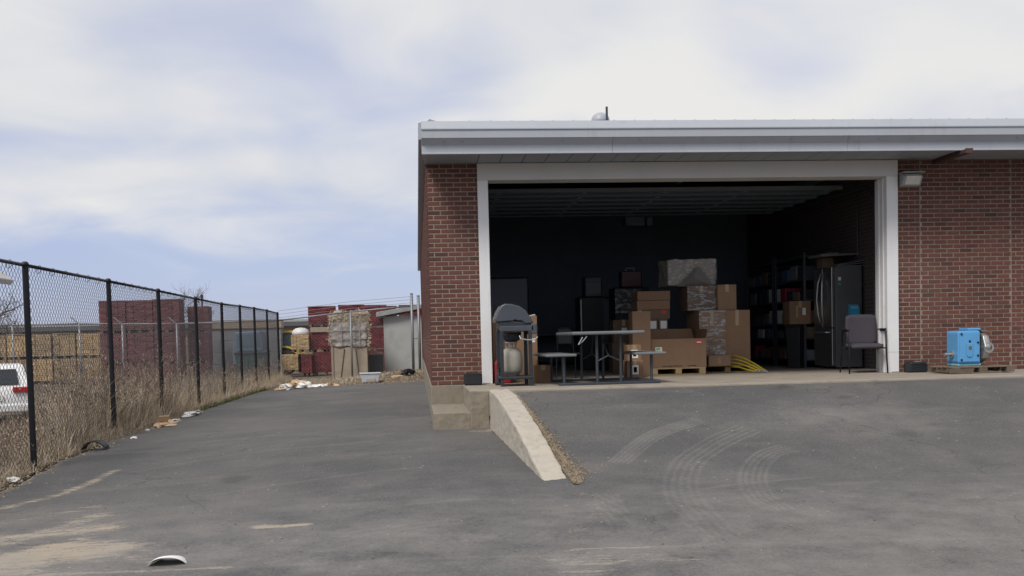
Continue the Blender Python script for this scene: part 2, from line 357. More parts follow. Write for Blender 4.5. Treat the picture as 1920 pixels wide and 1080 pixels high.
def copy_tree(o, parent=None):
    c = o.copy(); COL.objects.link(c); c.parent = parent
    for ch in list(o.children): copy_tree(ch, c)
    return c

# ------------------------------------------------------------------ ground
def zl(x, y):
    b = np.interp(y, [-40, -16, -9, -5.5, -1.9, 0, 15, 22, 40], [-1.05, -.95, -.85, -.72, -.5, -.48, -.57, -.58, -.6])
    k = np.interp(y, [-16, -9, -5.5, -1.9, 8, 20], [.0, .012, .03, .046, .03, .014]); return b+np.clip(x, -6, 0)*k
def zr(x, y):
    t = np.clip((y+5.75)/3.85, 0, 1); t = t*t*(3-2*t)*.55+t*.45
    z0 = zl(0.0, np.minimum(y, -5.75)+0*x); return z0+(-.035-z0)*t
def xc(y): return np.interp(y, [-5.5, -1.85], [1.09, .86])
def zg(x, y):
    w = np.clip((x-(xc(y)-.08))/.16, 0, 1); return zl(x, y)*(1-w)+zr(x, y)*w
def wob(x, y, s=1., seed=0):
    return (np.sin(x*1.7*s+seed)+np.sin(y*2.3*s+1.3*seed+.7*np.sin(x*s))+np.sin((x+y)*4.1*s+seed*2.1)*.6+np.sin((x*1.3-y)*9.7*s+seed)*.3)/2.9
def left_edge(y): return -4.60-.014*(y+3)+.10*wob(y*1.0, y*.3, 1.2, 3)+np.clip((-6-y)*.05, 0, .4)*-1
def far_edge(x): return np.interp(x, [-5, -3, 0], [13.8, 15.6, 16.6])+.35*wob(x, x*.7, 1.1, 5)
def grow(a, b, d0, d1):
    out = [a]; 
    while out[-1] < b:
        t = (out[-1]-a)/(b-a); out.append(out[-1]+d0+(d1-d0)*t)
    out[-1] = b; return out
us = np.concatenate([np.arange(0, 5.6, .04), np.arange(5.6, 11.6, .032), np.array(grow(11.6, 19.4, .05, .6))])
ys = np.concatenate([np.arange(-16, -9.6, .12), np.arange(-9.6, -1.75, .03), np.array(grow(-1.75, 17, .06, .3))])
U, Yg = np.meshgrid(us, ys); le = left_edge(Yg)
Xg = le+U*(1-np.clip(U/4.5, 0, 1))*1+U*np.clip(U/4.5, 0, 1)+(-4.60-le)*np.clip(U/1.5, 0, 1)
fe = far_edge(Xg); far = Yg > 10; Yg = np.where(far, 10+(Yg-10)*(fe-10)/7.0, Yg)
Zg = zg(Xg, Yg)+.006*wob(Xg, Yg, 1.6, 2)+.0015*wob(Xg, Yg, 7, 4)
hid = (Xg > .05) & (Yg > -1.86); Zg = np.where(hid, np.where(Xg > .6, -.35, -.62), Zg)
V = np.stack([Xg, Yg, Zg], -1).reshape(-1, 3); ny, nx = Xg.shape
ii = (np.arange(ny-1)[:, None]*nx+np.arange(nx-1)[None]).ravel()
F = np.stack([ii, ii+1, ii+nx+1, ii+nx], 1)
lot = np_mesh('asphalt_lot', V, F, ASPH, smooth=True); tag(lot, kind='structure')
# sand, tyre marks and paler areas lie on the asphalt in plan (x, y in metres)
def pdist(X, Y, pl):
    d = np.full(X.shape, 1e9)
    for (x0, y0), (x1, y1) in zip(pl[:-1], pl[1:]):
        dx, dy = x1-x0, y1-y0; q = dx*dx+dy*dy; t = np.clip(((X-x0)*dx+(Y-y0)*dy)/q, 0, 1); d = np.minimum(d, np.hypot(X-x0-t*dx, Y-y0-t*dy))
    return d
def spline(pl, n=12):
    P = [np.array(p) for p in pl]; P = [2*P[0]-P[1]]+P+[2*P[-1]-P[-2]]; out = []
    for i in range(1, len(P)-2):
        for t in np.linspace(0, 1, n, endpoint=False):
            out.append(.5*((2*P[i])+(-P[i-1]+P[i+1])*t+(2*P[i-1]-5*P[i]+4*P[i+1]-P[i+2])*t*t+(-P[i-1]+3*P[i]-3*P[i+1]+P[i+2])*t**3))
    return np.array(out+[P[-2]])
def offs(pl, o):
    d = np.gradient(pl, axis=0); d /= np.linalg.norm(d, axis=1)[:, None]; return pl+np.stack([-d[:, 1], d[:, 0]], 1)*o
X, Y = V[:, 0], V[:, 1]; sand = np.zeros(len(V)); trk = np.zeros(len(V)); pale_v = np.zeros(len(V))
wv = wob(X, Y, 3.1, 1)
for pl, w, a in (([(-3.16, -7.77), (-3.08, -7.38), (-2.94, -7.24), (-2.6, -7.4)], .55, 1.), ([(-3.55, -6.78), (-3.3, -6.55), (-2.9, -6.4)], .42, .8),
                 ([(-4.25, -5.3), (-3.99, -4.87), (-3.79, -4.53), (-3.69, -3.82), (-3.67, -3.22)], .13, .75), ([(-3.25, -6.56), (-3.14, -6.11), (-3.1, -5.88)], .28, .7),
                 ([(-2.65, -7.66), (-2.35, -7.66), (-2.12, -7.83)], .18, .7), ([(-3.89, -5.9), (-3.57, -5.64), (-3.24, -5.43)], .25, .6), ([(-3.9, -7.3), (-3.4, -7.9), (-3.0, -8.6)], .8, .95),
                 ([(-1.5, -6.85), (-1.31, -6.9), (-1.12, -6.88)], .11, 1.), ([(1.22, -5.75), (1.25, -6.3), (1.27, -6.85), (1.16, -7.19), (1.0, -7.51), (.89, -8.02)], .13, .5),
                 ([(1.2, -8.62), (1.6, -8.6)], .16, .6), ([(1.3, -8.45), (.9, -8.5), (.75, -8.9)], .4, .6), ([(-3.07, -8.02), (-2.63, -8.07), (-1.87, -8.14), (-1.5, -8.15)], .05, .8), ([(.81, -8.18), (.99, -8.16), (1.38, -8.2)], .035, 1.),
                 ([(.72, -2.0), (.66, -2.15), (.5, -2.1)], .12, .7)):
    d = pdist(X, Y, pl); sand = np.maximum(sand, a*np.clip(1.25-d/w*(1+.35*wv), 0, 1))
edge = np.clip(1-(X-left_edge(Y))/.35, 0, 1)*(Y < 17); sand = np.maximum(sand, .65*edge)
sand = np.maximum(sand, .6*np.clip(1-(far_edge(X)-Y)/.8, 0, 1)*(Y > 11))
for pl, hw, a in (([(1.81, -4.97), (2.04, -4.58), (2.34, -4.15), (2.66, -3.86), (3.04, -3.61)], .1, .75), ([(2.2, -8.6), (1.98, -8.05), (2.0, -7.41), (2.06, -6.66), (2.24, -5.79), (2.5, -5.09), (2.79, -4.66), (3.14, -4.27), (3.52, -3.95)], .15, .6),
                  ([(2.7, -7.17), (2.75, -6.56), (2.94, -5.78), (3.19, -5.18), (3.45, -4.83), (3.71, -4.67)], .12, .8), ([(1.36, -7.49), (1.38, -6.88), (1.45, -6.17)], .1, .7)):
    sp_ = spline(pl); pale_v = np.maximum(pale_v, .2*a*np.clip(1.2-pdist(X, Y, sp_)/(hw*1.3), 0, 1))
    for o in np.linspace(-hw, hw, 5):
        trk = np.maximum(trk, a*np.clip(1.3-pdist(X, Y, offs(sp_, o))/.015, 0, 1))
for pl, w, a in (([(1.38, -8.2), (2.08, -8.23), (2.68, -8.28), (5, -8.42)], .03, .55), ([(-1.87, -8.14), (-.53, -8.23), (.79, -8.32)], .03, .5), ([(2.25, -6.2), (2.84, -5.92), (3.52, -5.77)], .03, .6),
                 ([(-.78, -7.3), (-.33, -7.14), (.1, -7.05)], .03, .5), ([(-.7, -7.42), (-.3, -7.28), (.2, -7.15)], .02, .45), ([(-.3, -6.3), (.3, -6.2)], .03, .4), ([(-2.2, -5.2), (-1.0, -4.6), (-.2, -4.45)], .04, .35), ([(-3.4, -3.4), (-2.2, -2.6), (-.8, -2.4)], .05, .3)):
    trk = np.maximum(trk, a*np.clip(1.3-pdist(X, Y, spline(pl))/w, 0, 1))
pale_v = np.maximum(pale_v, np.clip((-4.6-Y)/3.0, 0, 1)*.62)  # asphalt colour gets paler towards the camera
pale_v = np.maximum(pale_v, .5*np.clip(1-np.hypot((X-4.6)/1.6, (Y+3.6)/1.0), 0, 1))
ca = lot.data.attributes.new('sand_track_tone', 'FLOAT_VECTOR', 'POINT'); ca.data.foreach_set('vector', np.stack([sand, trk, pale_v], 1).astype(np.float32).ravel())
# terrain sheet reaching the horizon
gx = np.concatenate([-np.array(grow(16, 900, 2, 120))[::-1], np.arange(-15.6, 2, .4), np.array(grow(2, 900, 2, 120))]); gy = np.concatenate([-np.array(grow(18, 400, 3, 80))[::-1], np.arange(-17.6, 34, .4), np.array(grow(34, 1500, 2, 150))])
TX, TY = np.meshgrid(gx, gy); TZ = zl(TX, TY)-.015
inside = (TX > left_edge(TY)+.15) & (TY < far_edge(TX)-.15); TZ = np.where(inside, -1.25, TZ)
leftd = np.clip((-4.9-TX)/4.5, 0, 1); TZ = TZ-leftd*.45*np.clip((24-TY)/10, 0, 1)
TZ += np.where((TY > 14) & ~inside, np.exp(-((TX+.6)/1.3)**2)*np.clip((TY-16.6)/3, 0, 1)*.2, 0)
TZ += np.where(inside, 0, .022*wob(TX, TY, 1.9, 6)+.03*np.clip(np.abs(TX)/30, 0, 1))
TV = np.stack([TX, TY, TZ], -1).reshape(-1, 3); ny, nx = TX.shape; ii = (np.arange(ny-1)[:, None]*nx+np.arange(nx-1)[None]).ravel()
terr = np_mesh('ground', TV, np.stack([ii, ii+1, ii+nx+1, ii+nx], 1), DIRT, smooth=True); tag(terr, kind='structure')
def tz(x, y):
    z = float(zl(x, y))-.015-float(np.clip((-4.9-x)/4.5, 0, 1)*.45*np.clip((24-y)/10, 0, 1))
    if y > 14: z += math.exp(-((x+.6)/1.3)**2)*min(1, max(0, (y-16.6)/3))*.2
    return z

# ------------------------------------------------------------------ the building
C_, SB = .0677, .2032
bld = thing('brick_garage', 'low red brick garage building with white metal eave and wide open door', 'building')
LX, RX0, RX1 = .75, 7.18, 15.0
fw = MB(); fw.box(.012, LX+.02, .0055, .3, 0, 3.25); fwl = fw.build('wall', MORTAR, bld); fwl['label'] = 'brick pier left of the garage door'
fw = MB(); fw.box(RX0-.02, RX1, .0055, .3, 0, 3.25); fwr = fw.build('wall', MORTAR, bld); fwr['label'] = 'brick wall right of the garage door'
sw = MB(); sw.box(.0055, .3, .31, 26, 0, 3.45); sw.box(.012, .3, .01, .309, 3.251, 3.45); sws = sw.build('wall', MORTAR, bld); sws['label'] = 'long brick side wall along the drive'
def brick_mesh(w, h, d):
    mb = MB(); mb.box(0, w, 0, d, 0, h); me = bpy.data.meshes.new('brick'); me.from_pydata(mb.v, [], mb.f)
    bm = bmesh.new(); bm.from_mesh(me); bmesh.ops.recalc_face_normals(bm, faces=bm.faces)
    bmesh.ops.bevel(bm, geom=[e for e in bm.edges if all(v.co.y < .001 for v in e.verts)], offset=.0035, segments=1, affect='EDGES'); bm.to_mesh(me); bm.free(); me.materials.append(BRICK); return me
BH, BW = .0525, .188
cache = {}
def courses(x0, x1, n, skip=()):
    out = []
    for k in range(n):
        x = x0-(0 if k % 2 else SB/2)
        while x < x1-.03:
            a, b_ = max(x, x0), min(x+BW, x1)
            cuts = [(a, b_)]
            for s_ in skip:
                new = []
                for (p, q) in cuts:
                    if q <= s_-.007 or p >= s_+.007: new.append((p, q))
                    else: new += [(p, s_-.007), (s_+.007, q)]
                cuts = new
            out += [(p, q, k*C_+.006) for p, q in cuts if q-p > .02]
            x += SB
    return out
lb = courses(0, LX+.0, 48); rb = courses(RX0, RX1, 48, skip=(7.553, 9.024))
rb.sort(key=lambda t_: t_[0]); indiv = [(t_, fwl) for t_ in lb]; near = [t_ for t_ in rb if t_[0] < 9.3]; farb = [t_ for t_ in rb if t_[0] >= 9.3]
room = 298-len(indiv); near.sort(key=lambda t_: (t_[0]//.42, t_[2])); indiv += [(t_, fwr) for t_ in near[:room]]; rest = near[room:]+farb
for (a, b_, z), par in indiv:
    key = round(b_-a, 3)
    if key not in cache: cache[key] = brick_mesh(key, BH, .03)
    o = bpy.data.objects.new('brick', cache[key]); COL.objects.link(o); o.parent = par; o.location = (a, random.uniform(-.0015, .0015), z); o.rotation_euler = (0, random.gauss(0, .004), random.gauss(0, .003))
mb = MB()
for a, b_, z in rest:
    j = random.uniform(-.0015, .0015); t_ = random.gauss(0, .0008); mb.box(a, b_, j, .03, z+t_, z+BH+t_)
o = mb.build('bricks', BRICK, fwr); o['kind'] = 'stuff'
mb = MB()
for a, b_, z in courses(.03, 26, 51):
    if z > 3.4: continue
    j = random.uniform(-.0015, .0015); mb.box(j, .03, a, b_, z, z+BH)
o = mb.build('bricks', BRICK, sws); o['kind'] = 'stuff'
# foundation and inner shell
fd = MB(); fd.box(-.012, LX, -.012, .3, -.62, -.004); fd.box(-.012, .3, .301, 26, -1.0, -.004); fd.build('foundation', CONC, bld, bevel=.012)
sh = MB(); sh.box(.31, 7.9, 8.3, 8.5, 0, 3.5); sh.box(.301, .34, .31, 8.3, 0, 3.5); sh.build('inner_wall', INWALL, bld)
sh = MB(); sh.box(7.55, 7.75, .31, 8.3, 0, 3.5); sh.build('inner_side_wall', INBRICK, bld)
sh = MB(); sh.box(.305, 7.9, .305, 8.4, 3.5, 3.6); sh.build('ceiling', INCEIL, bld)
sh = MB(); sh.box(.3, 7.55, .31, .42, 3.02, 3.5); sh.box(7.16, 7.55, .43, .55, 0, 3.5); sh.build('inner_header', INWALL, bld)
sh = MB(); sh.box(.0, 15, 25.7, 26, 0, 3.25); sh.box(15.001, 15.3, .0, 26, 0, 3.25); sh.build('rear_wall', MORTAR, bld)
# door frame
fr = MB(); fr.box(LX-.0, .905, -.05, .3, 0, 3.0); frl = fr.build('door_jamb', WHITE, bld, bevel=.006)
fr = MB(); fr.box(7.0, RX0, -.05, .3, 0, 3.0); fr.box(7.03, 7.15, .301, .43, 0, 3.0); frr = fr.build('door_jamb', WHITE, bld, bevel=.006)
fr = MB(); fr.box(6.985, 7.0, .06, .09, 0, 3.0); fr.box(6.985, 7.0, .2, .23, 0, 3.0); fr.build('jamb_stop', WHITE, frr, bevel=.003)
fr = MB(); fr.box(LX, RX0, -.053, .3, 3.001, 3.247); frh = fr.build('door_header', HEADW, bld, bevel=.006)
for x in (.757, 7.06):
    MB().box(x, x+.11, -.056, -.0505, .0, .018).build('base_flashing', STEEL, frl if x < 1 else frr)
for (x0, x1, z) in ((7.0, 7.18, .315),): MB().box(x0+.003, x1-.003, -.0515, -.0502, z, z+.004).build('joint_line', STEEL, frr)
# soffit panels
edges = [-.03, .75]+[.75+.33*i for i in range(1, 20)]+[7.18]
edges = [e for e in edges if e <= 7.18]; edges[-1] = 7.18
edges += [7.18+.9*i for i in range(1, 10)]
for i, (a, b_) in enumerate(zip(edges[:-1], edges[1:])):
    MB().box(a+.005, b_-.005, -.80, .0, 3.252+random.uniform(0, .002), 3.268).build('soffit_panel', SOFF, bld)
MB().box(-.03, RX1, -.8, .0, 3.272, 3.29).build('soffit_backing', DARK, bld)
# stepped metal fascia
prof = [(-.80, 3.245), (-.835, 3.245), (-.835, 3.262), (-.822, 3.268), (-.822, 3.365), (-.905, 3.452), (-.915, 3.452), (-.915, 3.555), (-.930, 3.565), (-.930, 3.578), (-.87, 3.69), (-.80, 3.70)]
cuts = [-.06, 2.62, 6.05, 9.2, 12.4, RX1]
for a, b_ in zip(cuts[:-1], cuts[1:]):
    MB().prism(prof, a+.002, b_-.002, 'X').build('fascia', FASC, bld)
for cx_ in cuts[1:-1]:
    MB().prism([(y-.003, z) for y, z in prof[5:11]]+[(-.85, 3.69), (-.85, 3.45)], cx_-.02, cx_+.012, 'X').build('fascia_joint', FASC, bld)
rv = [(.62+.29*i) for i in range(45)]
for x in rv:
    if x < 10.5: MB().lathe([(.009, 0), (.009, .005), (.005, .008)], (x, -.84, 3.697), 6).build('roof_screw', STEEL, bld)
for x in (.25, .5, 1.9, 3.0, 3.9, 5.2, 6.05, 6.5, 7.0, 8.6): MB().obox((x, -.868, 3.412), (.035, .012, .012), (-.8, 0, 0)).build('fascia_clip', SHEDT, bld)
# side eave (rake trim), roof, corner flashing
sp2 = [(-.10, 3.455), (-.10, 3.68), (-.03, 3.70), (.3, 3.70), (.3, 3.455)]
mb = MB(); mb.prism(sp2, -.80, 26.1, 'Y'); mb.build('side_fascia', FASC, bld)
mb = MB(); mb.hexa([(-.06, -.8, 3.25), (-.03, -.8, 3.25), (-.0, -.02, 3.25), (-.01, -.02, 3.25), (-.06, -.8, 3.454), (-.03, -.8, 3.454), (.0, -.02, 3.454), (-.01, -.02, 3.454)]); mb.build('eave_return', FASC, bld)
mb = MB(); mb.box(.3, RX1, -.79, 26, 3.62, 3.705); mb.build('roof', ROOFG, bld)
mb = MB(); mb.add([(.02, -.86, 3.69), (.16, -.86, 3.69), (.06, -.86, 3.722), (.02, -.6, 3.69), (.16, -.6, 3.69), (.06, -.6, 3.722)], [(0, 1, 2), (3, 5, 4), (0, 3, 4, 1), (1, 4, 5, 2), (2, 5, 3, 0)]); mb.build('corner_flashing', STEEL, bld)
MB().box(7.76, 7.86, -.96, .02, 3.185, 3.243).build('beam', RUST, bld, bevel=.006)
MB().box(7.755, 7.865, -.975, -.9605, 3.18, 3.25).build('beam_cap', RUST, bld)
# expansion joints
for x in (7.553, 9.024): MB().box(x-.0065, x+.0065, -.001, .01, 0, 3.25).build('expansion_joint', MORTAR, fwr)
# apron slab and interior floor
mb = MB(); mb.box(.47, 15, -1.9, 8.3, -.34, 0); ap = mb.build('apron', CONC_A); tag(ap, kind='structure'); md = ap.modifiers.new('bevel', 'BEVEL'); md.width = .018; md.segments = 2
# concrete step and landing block
st = thing('concrete_steps', 'stained concrete step block below the brick pier', 'steps', (.3, -1.0, -.6))
def sub_b(ob, lv, amp, size):
    ms = ob.modifiers.new('subdivide', 'SUBSURF'); ms.subdivision_type = 'SIMPLE'; ms.levels = lv; ms.render_levels = lv
    tx = bpy.data.textures.new('rough_'+ob.name, 'CLOUDS'); tx.noise_scale = size; d = ob.modifiers.new('rough', 'DISPLACE'); d.texture = tx; d.strength = amp; d.mid_level = .5; d.texture_coords = 'GLOBAL'
    return ob
o = MB().box(-.312, .175, -.90, .985, -.12, .32).build('tread', CONC, st, bevel=.012); sub_b(o, 4, .02, .12)
o = MB().box(.170, .42, -.905, .8, -.12, .596).build('landing', CONC, st, bevel=.014); sub_b(o, 4, .02, .12)
# sloped curb wall
cb_ = thing('curb_wall', 'pale concrete curb wall sloping down beside the ramp', 'curb', (.9, -3.6, -.5))
PLc = [(-1.87, 0.005), (-2.5, -.045), (-3.2, -.165), (-4.0, -.335), (-4.7, -.515), (-5.25, -.665), (-5.5, -.735)]
mb = MB(); pv = []
for i, (y, z) in enumerate(PLc):
    t_ = (-1.87-y)/3.63; xl = .724+(.985-.724)*t_; xr = .988+(1.222-.988)*t_; yo = -.1*t_
    pv.append([(xl, y, z), (xr, y+yo, z), (xr, y+yo, min(z-.05, -.95)), (xl, y, min(z-.05, -.95))])
vs = [Vector(p)-Vector((.9, -3.6, -.5)) for q_ in pv for p in q_]; fs = []
for i in range(len(pv)-1):
    for j in range(4): fs.append((i*4+j, i*4+(j+1) % 4, i*4+4+(j+1) % 4, i*4+4+j))
fs += [(3, 2, 1, 0), tuple(len(vs)-4+j for j in range(4))]
mb.add(vs, fs); o = mb.build('curb', CONC_L, cb_, bevel=.02); sub_b(o, 4, .026, .12)
# gravel verge right of the curb
def stones(name, pts, smin, smax, mat, parent=None):
    ico = np.array([(0, 0, 1), (.9, 0, .2), (.2, .9, .1), (-.8, .4, .2), (-.5, -.8, .15), (.4, -.8, .2), (0, 0, -.6)]); fc = np.array([(0, 1, 2), (0, 2, 3), (0, 3, 4), (0, 4, 5), (0, 5, 1), (6, 2, 1), (6, 3, 2), (6, 4, 3), (6, 5, 4), (6, 1, 5)])
    n = len(pts); a = rng.uniform(0, 6.28, n); s_ = smin+(smax-smin)*rng.random(n)**2
    Vx = ico[None]*s_[:, None, None]*rng.uniform(.7, 1.3, (n, 7, 1)); x = Vx[..., 0]*np.cos(a)[:, None]-Vx[..., 1]*np.sin(a)[:, None]; y = Vx[..., 0]*np.sin(a)[:, None]+Vx[..., 1]*np.cos(a)[:, None]
    VV = np.stack([x, y, Vx[..., 2]*.7], -1)+np.asarray(pts)[:, None]; FF = fc[None]+np.arange(n)[:, None, None]*7
    return np_mesh(name, VV.reshape(-1, 3), FF.reshape(-1, 3), mat, parent)
pts = []
for _ in range(16000):
    y = random.uniform(-5.72, -2.0); t_ = (-1.87-y)/3.63; xr = .988+.234*t_; w = .035+.17*max(0, t_)**1.6*(1 if y > -5.3 else max(0, (y+5.75)/.45))
    x = xr+abs(random.gauss(0, .5))*w*1.1
    pts.append((x, y, float(zr(x, y))+.01+random.random()*.02*(1 if x < xr+w*.5 else 0)))
g = stones('gravel_verge', pts, .003, .0105, GRAV); tag(g, 'strip of brown gravel along the curb wall', 'gravel', kind='stuff')
pts = []
for _ in range(900):
    x = random.uniform(-4, 8); y = random.uniform(-9.2, -2.2)
    pts.append((x, y, float(zg(x, y))+.003))
g = stones('loose_grit', pts, .003, .011, GRAV); tag(g, 'scattered grit on the asphalt', 'grit', kind='stuff')

# sectional door rolled up under the ceiling, track, opener
door = MB(); dr = None
zt = 3.06
for i in range(6):
    y0 = 1.55+i*.56; p_ = MB().box(.95, 6.97, y0+.006, y0+.554, zt, zt+.045).build('door_panel', DOORM, bld, bevel=.006)
    MB().box(.96, 6.96, y0+.02, y0+.05, zt-.028, zt-.001).box(.96, 6.96, y0+.5, y0+.53, zt-.028, zt-.001).build('panel_rib', DOORM, p_)
    for x in (1.2, 2.6, 3.95, 5.3, 6.7): MB().box(x-.03, x+.03, y0-.05, y0+.06, zt-.045, zt-.03).tube([(x-.05, y0, zt-.045), (x+.05, y0, zt-.045)], .012, 6).build('hinge', DOORM, p_)
MB().box(.95, 6.97, 1.50, 1.55, zt-.03, zt+.03).build('door_bottom_seal', TTOP, bld)
for x in (.80, 7.12):
    MB().tube([(x, .62, .1), (x, .62, 2.55), (x, .7, 2.8), (x, .9, 2.96), (x, 1.2, 3.0), (x, 5.1, 3.02)], .025, 6).build('door_track', BLEG, bld)
MB().tube([(7.53, 2.2, 1.95), (7.53, 2.2, 3.45)], .02, 8).build('conduit', BLEG, bld)
op = thing('door_opener', 'grey ceiling mounted garage door opener motor', 'door opener', (4.2, 5.2, 2.95))
MB().box(-.2, .2, -.17, .17, -.1, .1).build('motor_housing', DOORM, op, bevel=.03)
MB().box(-.16, -.1, -.03, .03, .1, .55).box(.1, .16, -.03, .03, .1, .55).build('hanger', STEEL, op)
MB().box(-.025, .025, -4.6, -.17, .22, .26).build('rail', STEEL, op)
MB().box(.24, .36, -.15, .15, -.1, .08).build('lamp_cover', DOORM, op, bevel=.02)

# ------------------------------------------------------------------ things on the wall and roof
wl = thing('wall_light', 'grey wall pack light with pale lens beside the door frame', 'light', (7.36, 0, 2.93))
MB().prism([(0, -.1), (0, .1), (-.11, .1), (-.2, .05), (-.12, -.085)], -.15, .15, 'X').build('housing', SHEDT, wl, bevel=.012)
MB().add([(-.115, -.121, .094), (.115, -.121, .094), (.115, -.209, .046), (-.115, -.209, .046), (-.115, -.137, -.07), (.115, -.137, -.07)], [(0, 3, 2, 1), (3, 4, 5, 2)]).build('lens', M('lens', (.62, .62, .58), .25), wl)
MB().box(-.17, .17, -.23, -.0, .1, .112).build('visor', SHEDT, wl)
vt = thing('roof_vent', 'pale dome capped vent on the flat roof', 'vent', (2.71, .55, 3.73))
MB().lathe([(.09, 0), (.09, .24), (.1, .26)], (0, 0, 0), 20).build('stack', STEEL, vt, smooth=True)
MB().lathe([(.145, .22), (.145, .25), (.132, .305), (.1, .345), (.055, .37), (.01, .378)], (0, 0, 0), 24).build('dome_cap', FASC, vt, smooth=True)
vp = thing('vent_pipe', 'thin dark pipe standing beside the roof vent dome', 'pipe', (2.755, .25, 3.7))
MB().tube([(0, 0, 0), (0, 0, .43)], .018, 10).build('pipe', BLEG, vp); MB().lathe([(.06, .17), (.06, .2), (.03, .22)], (0, 0, 0), 12).build('collar', BLEG, vp)
for (x, y, lab) in ((.60, -.28, 'black plastic bait box left of the door frame, by the brick pier'), (7.385, -.16, 'black plastic bait box right of the door frame')):
    b_ = thing('bait_box', lab, 'bait box', (x, y, 0), 0, 'bait boxes beside the door')
    pr = [(-.15, 0), (-.15, .11), (-.12, .16), (.12, .16), (.15, .11), (.15, 0)] if x > 1 else [(-.13, 0), (-.13, .15), (-.115, .175), (.115, .175), (.13, .15), (.13, 0)]
    MB().prism(pr, -.1, .1, 'Y').build('body', BLACKPL, b_, bevel=.02)
    MB().prism([(p_[0]*1.02, p_[1]) for p_ in pr[1:5]], -.106, .106, 'Y').build('lid', BLACKPL, b_, bevel=.02)
    for sx in ((-1, 1) if 0 else ()): MB().lathe([(.028, 0), (.03, .006), (.0, .006)], (sx*.08, -.1, .05), 14, 'Y').build('entry_ring', BLACKPL, b_)
    if x > 1: MB().box(-.03, .06, -.05, .03, .161, .164).build('label', SHEDT, b_)

# ------------------------------------------------------------------ things in and before the garage
def carton(name, lab, x0, x1, y0, y1, z0, z1, mat=CARD, rz=0, tape=True, labels=(), group=None, cat='box'):
    cx_, cy_ = (x0+x1)/2, (y0+y1)/2; w, d, h = (x1-x0)/2, (y1-y0)/2, z1-z0
    t_ = thing(name, lab, cat, (cx_, cy_, z0), rz, group)
    MB().box(-w, w, -d, d, 0, h).build('body', mat, t_, bevel=.006)
    if tape: MB().box(-.03, .03, -d-.0015, d+.0015, h*.72, h+.002).build('tape', TAPE, t_)
    for (a, b_, c, e, mt) in labels: MB().box(-w+2*w*a, -w+2*w*b_, -d-.003, -d-.0005, h*c, h*e).build('label', mt, t_)
    return t_
# kettle-less cart grill seen from its end
gr = thing('gas_grill', 'dark grey cart gas grill with domed lid at the door opening', 'grill', (1.17, -.72, 0))
lid = [(-.26, .895), (-.275, .93), (-.235, 1.05), (-.19, 1.125), (-.14, 1.15), (-.05, 1.145), (.06, 1.115), (.14, 1.06), (.21, .96), (.25, .885), (.25, .865), (.13, .865), (.095, .905), (.02, .91), (.0, .925), (-.03, .905)]
o = MB().prism(lid, -.30, .30, 'Y').build('lid', GRILLM, gr, bevel=.018); smooth_angle(o, 22)
o = MB().prism([(-.23, .895), (-.02, .90), (.10, .895), (.22, .87), (.215, .80), (.15, .76), (-.17, .76), (-.22, .82)], -.285, .285, 'Y').build('firebox', GRILLB, gr, bevel=.01)
for y in (-.33, .302): MB().box(-.22, .25, y, y+.028, .765, .84).build('side_rail', GRILLM, gr, bevel=.008)
MB().box(.215, .30, -.33, .33, .72, .86).build('control_panel', GRILLM, gr, bevel=.01)
for y in (-.2, 0, .2): MB().lathe([(.022, 0), (.02, .025), (.0, .026)], (.30, y, .79), 12, 'X').build('knob', BLACKPL, gr)
MB().tube([(.20, -.26, .97), (.275, -.26, .985), (.275, .26, .985), (.20, .26, .97)], .012, 8).build('lid_handle', STEEL, gr)
for x, y in ((-.2, -.31), (-.2, .31), (.2, -.31), (.2, .31)): MB().box(x-.025, x+.025, y-.022, y+.022, .0, .765).build('leg', GRILLB, gr, bevel=.006)
MB().box(-.23, .23, -.34, .34, .10, .135).build('bottom_shelf', GRILLB, gr, bevel=.008)
o = MB().lathe([(.03, .60), (.11, .64), (.135, .70), (.14, .755)], (-.03, 0, 0), 16).build('grease_tray', GRILLB, gr, smooth=True)
MB().tube([(.05, -.345, .70), (.06, -.36, .66), (.16, -.36, .64), (.26, -.36, .645), (.3, -.35, .68)], .009, 6).build('towel_bar', STEEL, gr)
tk = thing('propane_tank', 'cream painted propane tank standing on the grill shelf', 'gas tank', (1.13, -.76, .136))
o = MB().lathe([(.10, .0), (.10, .03), (.12, .035), (.148, .08), (.155, .15), (.155, .27), (.14, .34), (.10, .385), (.04, .40), (.01, .40)], (0, 0, 0), 24).build('cylinder', TANK, tk, smooth=True)
MB().tube([(.08*math.cos(a), .08*math.sin(a), .47) for a in np.linspace(.4, 5.9, 14)], .012, 8).build('collar', TANK, tk, smooth=True)
for a in (.6, 2.6, 4.3): MB().tube([(.08*math.cos(a), .08*math.sin(a), .38), (.08*math.cos(a), .08*math.sin(a), .47)], .011, 6).build('collar_post', TANK, tk)
MB().lathe([(.02, .40), (.02, .44), (.03, .445), (.03, .46), (.0, .46)], (0, 0, 0), 10).build('valve', CAST, tk)
carton('tall_carton', 'tall plain cardboard box standing behind the gas grill', .94, 1.62, .25, .65, 0, 1.0, CARD, labels=((.82, .95, .6, .66, PAPER),))
carton('small_carton', 'small cardboard box on the floor right of the gas grill', 1.54, 1.76, -.15, .1, 0, .26, CARD)
t_ = thing('gas_can', 'red plastic fuel can half hidden behind the left door jamb', 'fuel can', (1.06, .02, 0))
MB().prism([(-.12, 0), (-.12, .3), (-.09, .36), (.05, .38), (.12, .3), (.12, 0)], -.09, .09, 'Y').build('body', M('red_plastic', (.28, .02, .02), .5), t_, bevel=.02)
MB().tube([(-.05, 0, .36), (-.08, 0, .44), (-.02, 0, .52)], .018, 8).build('spout', BLACKPL, t_); MB().tube([(-.04, 0, .36), (.0, 0, .42), (.07, 0, .36)], .012, 6).build('handle', BLACKPL, t_)
t_ = thing('floor_jack', 'small dark jack standing by the left grill leg', 'jack', (.96, -.48, 0))
